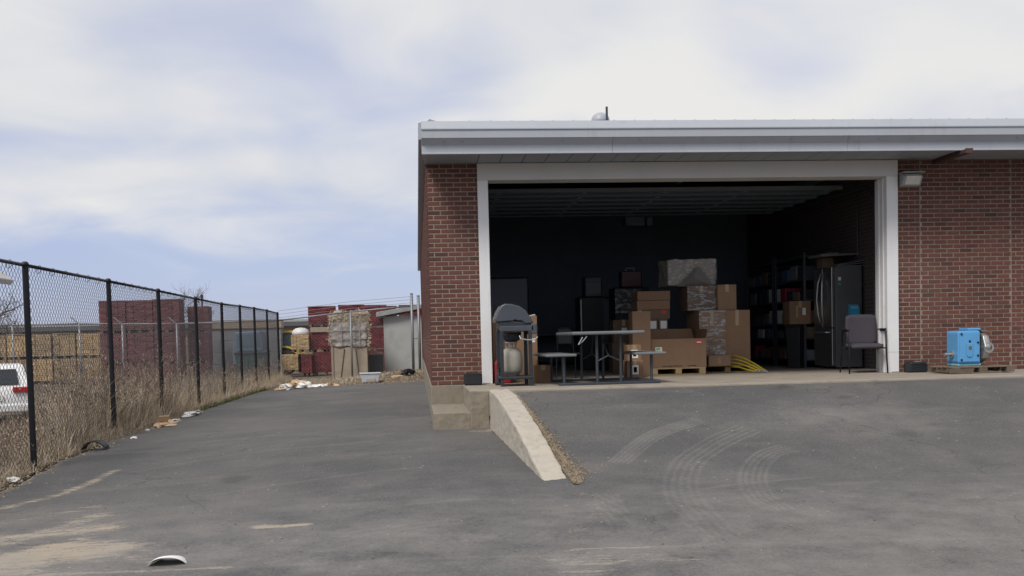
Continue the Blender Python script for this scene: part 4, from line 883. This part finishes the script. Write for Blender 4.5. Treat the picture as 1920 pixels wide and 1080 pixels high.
def patch(x, y): return .5+.5*wob(x, y, .9, 8)
def mown(x, y): return .38+.62*np.clip((y+15.4-(-x-.19)/.362)/1.2, 0, 1)
def hgt(n, x, y): return mown(x, y)*(.45+.6*patch(x, y))*rng.uniform(.55, 1.25, n)*np.interp(-x, [4.5, 4.72, 4.85, 5.15], [.08, .16, .6, 1.])*np.interp(y, [-8, -3.2, -2.0, 4, 9, 22], [.5, .55, 1.05, 1.08, .8, .65])
gx_ = lambda n: -4.72-np.abs(rng.gamma(1.4, 1.2, n)); gy_ = lambda n: rng.choice([0, 1], n, p=[.35, .65])*0+np.where(rng.random(n) < .55, rng.uniform(-7, 6, n), rng.uniform(-7, 22.5, n))
A = blades('g', 62000, gx_, gy_, hgt, .0042, STRAW, .38)
Bq = blades('g', 26000, lambda n: -4.68-np.abs(rng.normal(0, .5, n)), lambda n: rng.uniform(-7, 22.5, n), lambda n, x, y: rng.uniform(.03, .26, n)*np.interp(-x, [4.6, 4.9], [.4, 1.2]), .0035, STRAW, .9)
V_, F_ = [A[0], Bq[0]], [A[1], Bq[1]+len(A[0])]
o = np_mesh('dry_grass', np.concatenate(V_), np.concatenate(F_), STRAW); tag(o, 'tall dry straw coloured grass behind the black fence', 'grass', kind='stuff')
# weed stalks with side twigs and seed heads
mbv, mbf, off = [], [], 0
nW = 1100; wx = -4.7-np.abs(rng.gamma(1.4, .9, nW)); wy = np.where(rng.random(nW) < .6, rng.uniform(-6, 6, nW), rng.uniform(-6, 22, nW))
def ribbon(p0, p1, w):
    global off
    a = rng.uniform(0, 3.14); e = np.array([math.cos(a), math.sin(a), 0])*w; p0, p1 = np.array(p0), np.array(p1)
    mbv.extend([p0-e, p0+e, p1+e*.4, p1-e*.4]); mbf.append((off, off+1, off+2, off+3)); off += 4
for x, y in zip(wx, wy):
    z = tz(x, y); h = float(mown(x, y))*rng.uniform(.6, 1.25)*(.75+.5*float(patch(x, y)))*(1 if y < 8 else .75); tp = np.array([x+rng.normal(0, .14), y+rng.normal(0, .14), z+h]); b0 = np.array([x, y, z])
    ribbon(b0, tp, .005)
    for q_ in range(rng.integers(7, 15)):
        t_ = rng.uniform(.4, 1); s_ = b0+(tp-b0)*t_; e = s_+np.array([rng.normal(0, .11), rng.normal(0, .11), rng.uniform(.06, .2)])*(1.25-t_*.5); ribbon(s_, e, .003)
        if rng.random() < .7:
            for r_ in range(3): ribbon(e, e+rng.normal(0, .018, 3)+np.array([0, 0, .015]), .009)
o = np_mesh('dry_weeds', np.array(mbv), np.array(mbf), TWIG); tag(o, 'brown branching weed stalks standing in the dry grass', 'weeds', kind='stuff')
A = blades('g', 2600, lambda n: -4.62-np.abs(rng.normal(0, .14, n)), lambda n: rng.uniform(6, 15.5, n), lambda n, x, y: rng.uniform(.04, .16, n), .004, GREENG, .8)
o = np_mesh('green_grass', A[0], A[1], GREENG); tag(o, 'thin green grass at the foot of the fence', 'grass', kind='stuff')
A = blades('g', 5000, lambda n: rng.uniform(-4.6, .0, n), lambda n: rng.uniform(16.2, 22.5, n), lambda n, x, y: rng.uniform(.02, .14, n)*(.4+patch(x*2, y*2)), .004, STRAW, 1.2)
o = np_mesh('dead_leaves', A[0], A[1], STRAW); tag(o, 'dead grass and leaf litter before the yard fence', 'litter', kind='stuff')
pts = [(float(left_edge(y))+random.gauss(-.1, .12), y, 0) for y in rng.uniform(-8, 14, 3000)]; pts = [(x, y, tz(x, y)+.012) for x, y, _ in pts]
pts += [(x, y, tz(x, y)+.01) for x, y in zip(rng.uniform(-4.6, -.1, 2500), rng.uniform(15.5, 22, 2500))]
o = stones('dirt_crumbs', pts, .006, .03, GRAV); tag(o, 'dirt crumbs and pebbles along the asphalt edge', 'pebbles', kind='stuff')
# ------------------------------------------------------------------ litter
def crumple(name, lab, loc, size, mat, flat=.5, n=7, seed=0, parts=()):
    rs = np.random.default_rng(seed+40); t_ = thing(name, lab, 'litter', loc)
    vs, fs = [], []; m_ = n*2
    for j in range(n+1):
        for i in range(m_):
            a = 2*math.pi*i/m_; b_ = math.pi*j/n; rr = 1+rs.normal(0, .2); vs.append((math.sin(b_)*math.cos(a)*rr*size[0], math.sin(b_)*math.sin(a)*rr*size[1], max(-.01, size[2]*(.35+.65*math.cos(b_)*rr))))
    for j in range(n):
        for i in range(m_): fs.append((j*m_+i, j*m_+(i+1) % m_, (j+1)*m_+(i+1) % m_, (j+1)*m_+i))
    MB().add(vs, fs).build('crumpled_film', mat, t_)
    for (dx, dy, sx, sy, mt, rz) in parts:
        MB().obox((dx, dy, size[2]*.6), (sx, sy, .012), (rs.normal(0, .5), rs.normal(0, .5), rz)).build('flap', mt, t_)
    return t_
G = lambda x, y: (x, y, float(zl(x, y)) if x > left_edge(y) else tz(x, y))
crumple('plastic_bag', 'white plastic bag lying flat just past the third fence post', G(-4.55, 4.85), (.12, .42, .08), TRASHW, seed=1, parts=((.05, .5, .1, .2, TRASHW, .4),))
crumple('plastic_scrap', 'small white scrap next to the tan paper by the fence', G(-4.5, 3.4), (.08, .1, .05), TRASHW, seed=2)
crumple('paper_sack', 'torn tan paper sack just before the third fence post', G(-4.48, 2.6), (.17, .4, .09), TRASHT, seed=3, parts=((.0, -.2, .16, .3, TRASHT, .5), (.06, .25, .14, .2, TRASHW, -.3)))
crumple('white_rag', 'white crumpled rag in the near left corner by the fence', G(-4.70, -3.45), (.07, .07, .055), TRASHW, seed=4)
crumple('white_cup', 'tiny white scrap between second and third fence posts', G(-4.5, 1.5), (.035, .04, .04), TRASHW, seed=5)
crumple('white_flake', 'tiny white scrap at the foot of the second fence post', G(-4.36, .2), (.05, .07, .03), TRASHW, seed=12)
t_ = thing('bent_plastic', 'bent black plastic piece between the first and second fence posts', 'litter', G(-4.52, -1.1))
ar = [(.16*math.cos(a), .13*math.sin(a)) for a in np.linspace(.15, 3.0, 12)]; MB().prism(ar+[(x*.9, z*.88) for x, z in reversed(ar)], -.1, .1, 'Y').build('shell', BLACKPL, t_)
t_ = thing('curved_scrap', 'curved white plastic scrap lying on the asphalt in front', 'scrap', (-1.96, -8.0, float(zl(-1.96, -8.0))+.004), .05)
ar = [(.135*math.sin(a)*1.0, .062*(math.cos(a)-math.cos(1.25))/(1-math.cos(1.25))) for a in np.linspace(-1.25, 1.25, 17)]
vs, fs = [], []
for k_, (s_, dz) in enumerate(((1., 0), (1., -.004))):
    for yy in (-.05, .02, .09, .17):
        for x, z in ar: vs.append((x*(1-max(0, yy)*2.2), yy-.05*(x/.135)**2*-1, max(.001, z*(1-max(0, yy)*3.0)+dz)))
for k_ in range(2):
    for j in range(3):
        for i in range(16): q_ = k_*68+j*17+i; fs.append((q_, q_+1, q_+18, q_+17))
for i in range(16): fs += [(i, 68+i, 69+i, i+1), (51+i, 52+i, 120+i, 119+i)]
MB().add(vs, fs).build('shell', TRASHW, t_, smooth=True)
tb = thing('plastic_tub', 'white plastic storage tub at the far edge of the asphalt', 'tub', (-1.68, 16.9, tz(-1.68, 16.9)+.02), .08)
MB().hexa([(-.24, -.17, 0), (.24, -.17, 0), (.24, .17, 0), (-.24, .17, 0), (-.31, -.22, .27), (.31, -.22, .27), (.31, .22, .27), (-.31, .22, .27)]).build('body', TUBW, tb, bevel=.02)
MB().box(-.33, .33, -.24, .24, .271, .30).build('rim', TUBW, tb, bevel=.008); MB().box(-.12, .14, -.215, -.2, .03, .12).build('dirty_window', SHEETG, tb)
hp = [(-4.05, 15.3, .22, TRASHW), (-3.75, 15.5, .3, TRASHT), (-3.55, 15.4, .26, TRASHW), (-3.9, 15.65, .2, TRASHY), (-3.25, 15.8, .2, TRASHW), (-2.85, 16.1, .2, TRASHT), (-4.2, 15.0, .14, TRASHT), (-3.05, 16.0, .16, TRASHW)]
hl = ('white crumpled film at the left of the trash heap by the fence corner', 'tan torn paper in the middle of the trash heap', 'white packaging right of centre in the trash heap', 'yellow wrapper in the trash heap by the fence corner', 'flat white sheet trailing right of the trash heap', 'tan paper ball at the right end of the trash heap', 'tan paper scrap lowest and leftmost in the trash heap', 'white scrap between the flat sheet and tan paper ball')
for i, (x, y, s_, mt) in enumerate(hp): crumple('trash_piece', hl[i], (x, y, tz(x, y)), (s_, s_*.8, s_*(.75 if i < 4 else .4)), mt, seed=10+i, parts=((.05, -.1, s_, s_*.7, mt, .4), (-.1, .0, s_*.8, s_*.5, TRASHW, -.5)))['group'] = 'trash heap at the fence corner'
crumple('black_bag', 'black plastic bag by the gate post at the brick wall', (-.52, 18.6, tz(-.52, 18.6)), (.24, .18, .2), BLACKBAG, seed=30)
crumple('pale_stick_paper', 'pale paper strip left of the black bag by the gate post', (-.85, 18.3, tz(-.85, 18.3)), (.22, .12, .06), TRASHT, seed=31)
# ------------------------------------------------------------------ brick cubes and yard things beyond the fence
def make_cube(mat, w, d, h, courses_n=11, lid=False):
    t_ = thing('brick_cube', 'x y z w', 'brick cube'); rs = random.Random(5); mb = MB()
    courses_n = max(5, round((h-.1)/.075)); ch = (h-.1)/courses_n
    for k_ in range(courses_n):
        z = .1+ch*k_; st_ = (k_ % 2)*.5
        for (L_, fixed, ax) in ((w, -d/2, 0), (w, d/2, 0), (d, -w/2, 1), (d, w/2, 1)):
            nb_ = max(2, round(L_/.2)); bl = L_/nb_
            for q_ in range(-1 if st_ else 0, nb_):
                a0 = max(-L_/2, -L_/2+(q_+st_)*bl); a1 = min(L_/2, -L_/2+(q_+1+st_)*bl)-.008
                if a1-a0 < .03: continue
                j = rs.uniform(-.012, .012); f0, f1 = sorted((fixed+j, fixed*.8+j))
                if ax == 0: mb.box(a0, a1, f0, f1, z+.004, z+ch)
                else: mb.box(f0, f1, a0+.11 if a0 < -L_/2+.05 else a0, a1-.11 if a1 > L_/2-.05 else a1, z+.004, z+ch)
    mb.box(-w*.4, w*.4, -d*.4, d*.4, .1, h-.002)
    o = mb.build('brick_stack', mat, t_); o['kind'] = 'stuff'
    for x in (-w*.42, 0, w*.42): MB().box(x-.05, x+.05, -d/2+.02, d/2-.02, 0, .102).build('skid', OLDWOOD, t_)
    for x in (-w*.22, w*.22): MB().box(x-.006, x+.006, -d/2-.018, d/2+.018, .1, h+.006).build('strap', mat, t_)
    if lid: MB().box(-w/2-.02, w/2+.02, -d/2-.02, d/2+.02, h+.007, h+.03).build('cap_sheet', LID, t_)
    return t_
protos = {}
def cube(lab, x, y, z, mat, w=1., d=.95, h=.92, rz=0, lid=False, group='brick cubes in the yard'):
    key = (mat.name, w, d, h, lid)
    if key in protos: t_ = copy_tree(protos[key])
    else: t_ = make_cube(mat, w, d, h, lid=lid); protos[key] = t_
    t_.location = (x, y, z); t_.rotation_euler = (0, 0, rz); tag(t_, lab, 'brick cube', group); return t_
gz = -.62
row = ('bottom', 'middle', 'top'); colm = ('left', 'centre', 'right')
TZ0 = (-.64, -.02, 1.225); TH = (.615, 1.24, 1.24)
for i in range(3):
    for k_ in range(3): cube(f'maroon brick cube, {row[k_]} row, {colm[i]} column of the big stack behind the black fence', -11.72+i*.985, 25.6+i*.05, TZ0[k_], REDB2, .98, .95, TH[k_], random.uniform(-.012, .012), lid=(k_ == 2 and i == 2))
for k_ in range(3): cube(f'maroon brick cube, {row[k_]} in the separate column right of the big stack', -8.78, 26.5+.1*k_, TZ0[k_]-.02*k_, REDB2, .8, .95, TH[k_]-(.2 if k_ == 2 else 0), .05)
zs = [gz, gz+.93, gz+1.86+.02]
cube('maroon brick cube at the bottom behind the junk pile, left column', -3.95, 27.3, gz, REDB, .95, .95, .92, .03)
cube('maroon brick cube in the middle of the left column by the junk pile', -4.02, 27.3, gz+.925, REDB, .9, .95, .80, -.03)
cube('maroon brick cube on top of the left column by the junk pile', -4.03, 27.3, gz+1.95, REDB, 1.06, .95, .80, .02, lid=True)
t_ = thing('pale_board', 'pale board between the two upper maroon cubes', 'board', (-4.02, 27.25, gz+1.726)); MB().box(-.45, .45, -.5, .48, 0, .2).build('plank_bundle', LID, t_, bevel=.01)
cube('small dark maroon brick cube left of the bottom one', -4.62, 27.0, gz, REDB, .42, .9, .82, -.05)
for k_ in range(3): cube(f'maroon brick cube, {row[k_]} row of the column beside the grey shed', -1.92, 27.2, gz+k_*.93, REDB, 1.0, .95, .92, .02)
for k_ in range(3): cube(f'maroon brick cube, {row[k_]} row, in the rear column behind the junk pile', -3.2, 33.0, gz+k_*1.0, REDB, 1.15, 1.0, .99, .02, lid=(k_ == 2))
for k_ in range(3): cube(f'maroon brick cube, {row[k_]} row, in the rear column behind the shed roof', -1.75, 33.0, gz+k_*.97, REDB, 1.25, 1.0, .96, .0, lid=(k_ == 2))
for k_ in range(3): cube(f'maroon brick cube, {row[k_]} row, in the rear column next to the building', -.35, 33.0, gz+k_*.98, REDB, 1.3, 1.0, .97, .0, lid=(k_ == 2))
cube('tan brick cube on the ground left of the maroon ones', -5.30, 27.0, gz+.14, TANB, .66, .9, .72)
cube('tan brick cube half hidden behind the small maroon one', -4.80, 27.9, gz+.1, TANB, .5, .9, .74)
cube('tan brick cube stacked on the ground one, under a white wrap', -4.88, 27.0, gz+.95, TANB, .70, .9, .68)
t_ = thing('white_wrap', 'white plastic wrap bulging on top of the tan brick cube', 'wrap', (-4.88, 27.0, gz+1.64)); k_ = 10
MB().lathe([(.36, 0), (.36, .1), (.3, .2), (.18, .27), (.02, .29)], (0, 0, 0), 16).build('film', WRAPW, t_, smooth=True)
for i in range(7):
    for k_ in range(2): cube(f'{("first","second","third","fourth","fifth","sixth","seventh")[i]} tan brick cube from the left in the {("bottom","top")[k_]} row behind the fence', -17.2+i*.86, 26.2+.05*(i % 3), gz-.02+k_*.95, TANB2 if (i+k_) % 3 else TANB, .82, .9, .94, random.uniform(-.04, .04), lid=(k_ == 1 and i % 2 == 0))
# junk pile on pallets
jp = thing('junk_pile', 'tall pile wrapped in grey sheeting on a plywood crate behind the yard fence', 'pile', (-2.62, 22.75, gz-.05))
MB().box(-.60, .62, -.5, .5, 0, 1.16).build('crate', NETM, jp, bevel=.02); o = MB().box(-.68, -.60, -.53, -.45, 0, 1.2).build('corner_board', LID, jp)
for a, b_ in (((-.35, .1), (-.2, 1.1)), ((.2, 1.1), (.3, .1))): MB().tube([(a[0], -.515, a[1]), (b_[0], -.515, b_[1])], .018, 5).build('strap', BARK, jp)
o = MB().box(-.67, .60, -.56, .52, 1.165, 2.06).build('sheet_wrap', SHEETG, jp, bevel=.06); sub_b(o, 4, .16, .3)
o = MB().box(-.64, .66, -.5, .5, 1.95, 2.44).build('sack_top', NETM, jp, bevel=.1); sub_b(o, 4, .22, .22)
for z in (1.45, 1.75): MB().box(-.70, .62, -.60, -.585, z, z+.03).build('band', SHEDT, jp)
for x in (-.3, .05, .35): MB().box(x, x+.03, -.605, -.59, 1.2, 2.0).build('band', SHEDT, jp)
tv, tf = [], []
for _ in range(900):
    side = random.random(); x = random.uniform(-.68, .68) if side < .7 else random.choice((-.7, .68)); z = random.uniform(1.9, 2.5) if side < .7 else random.uniform(1.2, 2.4); y = -.55+random.uniform(-.05, .1); q_ = len(tv)
    if side < .7 and x < .0 and z < 2.15: continue
    e = np.array([random.gauss(0, .06), random.gauss(0, .03), random.gauss(-.02, .05)]); w = np.array([random.gauss(0, .02), 0, random.gauss(0, .02)]); p_ = np.array([x, y, z]); tv += [p_, p_+e, p_+e+w, p_+w]; tf.append((q_, q_+1, q_+2, q_+3))
o = np_mesh('tufts', np.array(tv), np.array(tf), STRAWI, jp); o['kind'] = 'stuff'
t_ = thing('plank', 'pale plank sticking out right of the junk pile', 'plank', (-1.75, 22.9, .28), .1); MB().obox((0, 0, 0), (.5, .14, .05), (0, .12, 0)).build('board', LID, t_)
t_ = thing('dark_crate', 'dark open crate under the pale plank beside the junk pile', 'crate', (-1.72, 23.0, gz)); MB().box(-.25, .25, -.3, .3, 0, .82).build('body', BLACKPL, t_, bevel=.02)
# shed
sh_ = thing('metal_shed', 'pale grey metal shed with sloping flat roof beside the brick building', 'shed', (-.72, 25.2, gz))
MB().box(-.72, .70, -1.0, 1.4, 0, 2.25).build('wall', SHEDM, sh_)
MB().hexa([(-1.0, -1.25, 2.22), (.71, -1.25, 2.50), (.71, 1.6, 2.50), (-1.0, 1.6, 2.22), (-1.0, -1.25, 2.40), (.71, -1.25, 2.66), (.71, 1.6, 2.66), (-1.0, 1.6, 2.40)]).build('roof', SHEDT, sh_, bevel=.01)
MB().box(-.735, -.70, -1.015, -.98, 0, 2.2).build('corner_trim', SHEDM, sh_)
# block wall bunker
bk = thing('block_bunker', 'grey concrete block storage bunker behind the black fence', 'bunker', (-7.5, 28.6, gz))
for k_ in range(4):
    for i in range(4): MB().box(-1.62+i*.82, -1.62+i*.82+.81, -.3, .3, k_*.49+.004, k_*.49+.486).build('block', GREYB, bk, bevel=.015)
MB().box(-1.66, 1.7, -.36, .36, 1.965, 2.32).build('top_cap', LID, bk, bevel=.01)
pl = thing('utility_pole', 'thin dark pole rising beside the bunker', 'pole', (-8.75, 27.0, gz)); MB().tube([(0, 0, 0), (0, 0, 3.25)], .035, 8).build('shaft', RUST, pl); MB().lathe([(.06, 3.2), (.06, 3.33), (0, 3.35)], (0, 0, 0), 8).build('cap', RUST, pl)
# truck, dumpster, loader
tr = thing('blue_truck', 'faded blue truck cab behind the far fence posts', 'truck', (-6.6, 25.4, gz))
MB().prism([(-.6, .55), (-.62, 1.15), (-.5, 1.78), (.45, 1.82), (.55, 1.2), (.55, .55)], -.7, .7, 'Y').build('cab', M('faded_blue', (.14, .2, .28), .5), tr, bevel=.05)
MB().prism([(-.46, 1.2), (-.4, 1.66), (.38, 1.7), (.44, 1.22)], -.72, -.705, 'Y').build('window', GLASSB, tr)
for x in (-.35, .4): MB().lathe([(.2, -.1), (.3, -.08), (.3, .08), (.2, .1)], (x, -.66, .3), 16, 'Y').build('wheel', RUBBER, tr)
dm = thing('green_dumpster', 'dark teal dumpster standing before the blue truck', 'dumpster', (-6.35, 24.0, gz)); MB().hexa([(-.5, -.4, .1), (.5, -.4, .1), (.5, .4, .1), (-.5, .4, .1), (-.58, -.5, .95), (.58, -.5, .95), (.58, .5, .95), (-.58, .5, .95)]).build('body', DUMPG, dm, bevel=.02); MB().obox((0, 0, 1.0), (1.2, 1.05, .06), (.08, 0, 0)).build('lid', BLACKPL, dm)
for x in (-.45, -.15, .15, .45): MB().box(x-.03, x+.03, -.5, -.44, .15, .9).build('rib', DUMPG, dm)
ld = thing('wheel_loader', 'yellow wheel loader cab and tyre showing left of the tan cubes', 'loader', (-5.75, 29.5, gz))
for x in (-.55, .5): MB().box(x-.06, x+.06, -.5, .5, .9, 1.75).build('cab_post', LOADY, ld)
MB().box(-.62, .58, -.6, .6, 1.75, 1.84).build('cab_roof', LOADY, ld, bevel=.02); MB().box(-.48, .43, -.45, .5, .95, 1.749).build('glass', GLASSB, ld); MB().box(-.62, .58, -.5, 1.6, .5, .9).build('chassis', LOADY, ld, bevel=.03)
o = MB().prism([(.62*math.cos(a), .55+.66*math.sin(a)) for a in np.linspace(0, math.pi, 14)]+[(.55*math.cos(a), .55+.58*math.sin(a)) for a in np.linspace(math.pi, 0, 14)], -.95, -.5, 'Y').build('fender', LOADY, ld)
wh = MB().lathe([(.3, -.2), (.5, -.19), (.54, -.1), (.54, .1), (.5, .19), (.3, .2)], (0, -.75, .52), 24, 'Y').build('tyre', RUBBER, ld, smooth=True); MB().lathe([(.3, -.16), (.1, -.1), (0, -.1)], (0, -.75, .52), 16, 'Y').build('rim', LOADY, wh)
# far low buildings
def lowb(lab, x0, x1, y0, y1, z0, h, wm_, rm_, win=()):
    t_ = thing('low_warehouse', lab, 'building', ((x0+x1)/2, (y0+y1)/2, z0)); w, d = (x1-x0)/2, (y1-y0)/2
    MB().box(-w, w, -d, d, 0, h).build('wall', wm_, t_); rf = MB().box(-w-.3, w+.3, -d-.4, d+.4, h+.002, h+.45).build('roof', rm_, t_); MB().box(-w-.31, w+.31, -d-.42, -d-.401, h+.3, h+.46).build('coping', SHEDT, rf)
    for (a, b_, c, e) in win: q_ = MB().box(a, b_, -d-.03, -d-.001, c, e).build('window', GLASSD, t_); MB().box(a-.06, b_+.06, -d-.06, -d-.031, c-.08, c-.001).build('sill', SHEDT, q_)
    return t_
lowb('long low tan warehouse with grey roof edge on the horizon', -42, -7.0, 60, 72, -.6, 2.55, WALLB, ROOFG, [(-17+4.4*i, -15.6+4.4*i, 1.2, 2.0) for i in range(7)])
lowb('low brown warehouse behind the brick yard to the right', -6.9, 12, 64, 74, -.6, 2.3, WALLB, ROOFG)
# trees
def bare_tree(lab, loc, H, seed, spread=.5, depth=5, rad=.11):
    rs = random.Random(seed); t_ = thing('bare_tree', lab, 'tree', loc); tr_, tw = MB(), MB()
    def grow_(p, d, ln, r_, lv):
        q_ = [p]; cur = p
        for k_ in range(3):
            d = (d+Vector((rs.gauss(0, .12), rs.gauss(0, .12), rs.gauss(.03, .06)))).normalized(); cur = cur+d*ln/3; q_.append(cur)
        (tr_ if lv < 2 else tw).tube(q_, r_, 6 if lv < 2 else 4, r_*.62, cap=False)
        if lv < depth:
            for _ in range(rs.randint(2, 4)):
                k_ = rs.uniform(.35, 1); b0 = p.lerp(cur, k_) if k_ < .9 else cur; ax = Vector((rs.gauss(0, 1), rs.gauss(0, 1), rs.gauss(.25, .5))).normalized()
                grow_(b0, (d*(1-spread)+ax*spread).normalized(), ln*rs.uniform(.55, .8), r_*.55, lv+1)
    grow_(Vector((0, 0, 0)), Vector((0, 0, 1)), H*.36, rad, 0)
    tr_.build('trunk', BARK, t_, smooth=True, fix=False); tw.build('crown', BARK, t_, fix=False); return t_
bare_tree('small bare tree rising behind the big maroon stack', (-15.6, 46, -.6), 7.4, 3, .5, 5, .10)
bare_tree('dense bare brushy tree at the far left beyond the fence', (-18.0, 31, -.6), 5.6, 8, .62, 5, .1)
bare_tree('second bare brushy tree at the far left, partly out of frame', (-19.4, 33, -.6), 6.2, 12, .6, 5, .1)
# white car behind the fence
cr = thing('white_car', 'white hatchback with red tail light parked behind the fence at left', 'car', (-11.02, 12.0, tz(-10.5, 10.5)), .37)
side = [(-2.1, .35), (-2.15, .62), (-2.12, .86), (-2.02, .98), (-1.62, 1.42), (-1.35, 1.5), (.1, 1.5), (.9, 1.02), (1.9, .88), (2.1, .7), (2.12, .35)]
mb = MB(); n = len(side); xs_ = (-.86, -.78, -.5, .5, .78, .86)
for x in xs_:
    for (y, z) in side:
        ins = 1-.16*max(0, (z-.9))/.6 if abs(x) > .6 else 1; mb.v.append((x*ins, y, z-(.02 if abs(x) > .8 else 0)))
for i in range(len(xs_)-1):
    for j in range(n): mb.f.append((i*n+j, i*n+(j+1) % n, (i+1)*n+(j+1) % n, (i+1)*n+j))
mb.f += [tuple(range(n)), tuple(reversed(range((len(xs_)-1)*n, len(xs_)*n)))]
o = mb.build('body', CARW, cr, bevel=.04); smooth_angle(o, 50)
MB().hexa([(-.6, -2.0, 1.02), (.6, -2.0, 1.02), (.55, -1.7, 1.36), (-.55, -1.7, 1.36), (-.6, -2.03, 1.035), (.6, -2.03, 1.035), (.55, -1.715, 1.385), (-.55, -1.715, 1.385)]).build('rear_window', GLASSD, cr)
for s_ in (-1, 1):
    MB().obox((s_*.64, -2.15, .90), (.36, .10, .12), (.1, 0, s_*.05)).build('tail_light', TAILR, cr, bevel=.012)
    MB().hexa([(s_*.80, -1.5, 1.04), (s_*.815, .5, 1.04), (s_*.73, .1, 1.42), (s_*.73, -1.25, 1.42), (s_*.835, -1.5, 1.035), (s_*.85, .5, 1.035), (s_*.765, .1, 1.42), (s_*.765, -1.25, 1.42)]).build('side_window', GLASSD, cr)
    for y in (-1.35, 1.3):
        w_ = MB().lathe([(.2, -.1), (.31, -.09), (.33, 0), (.31, .09), (.2, .1)], (s_*.8, y, .32), 20, 'X').build('tyre', RUBBER, cr, smooth=True); MB().lathe([(.2, -.11), (.05, -.12), (0, -.12), ], (s_*.8, y, .32), 14, 'X').build('rim', STEEL, w_)
MB().box(-.8, .8, -2.2, -2.1, .36, .56).build('bumper', CARW, cr, bevel=.04); MB().box(-.26, .26, -2.165, -2.15, .64, .76).build('number_plate', PAPER, cr)
# lamp head at the left edge
al = thing('area_light', 'pale lamp head at the upper left edge of the photo', 'light', (-5.35, -3.4, tz(-5.35, -3.4)))
MB().tube([(0, 0, 0), (0, 0, 2.7)], .05, 12).build('pole', GPIPE, al, smooth=True); MB().tube([(0, 0, 2.65), (.35, -.05, 2.55)], .03, 8).build('arm', GPIPE, al)
MB().obox((.40, -.06, 2.46), (.62, .5, .07), (0, .6, 0)).build('housing', HEADW, al, bevel=.012)
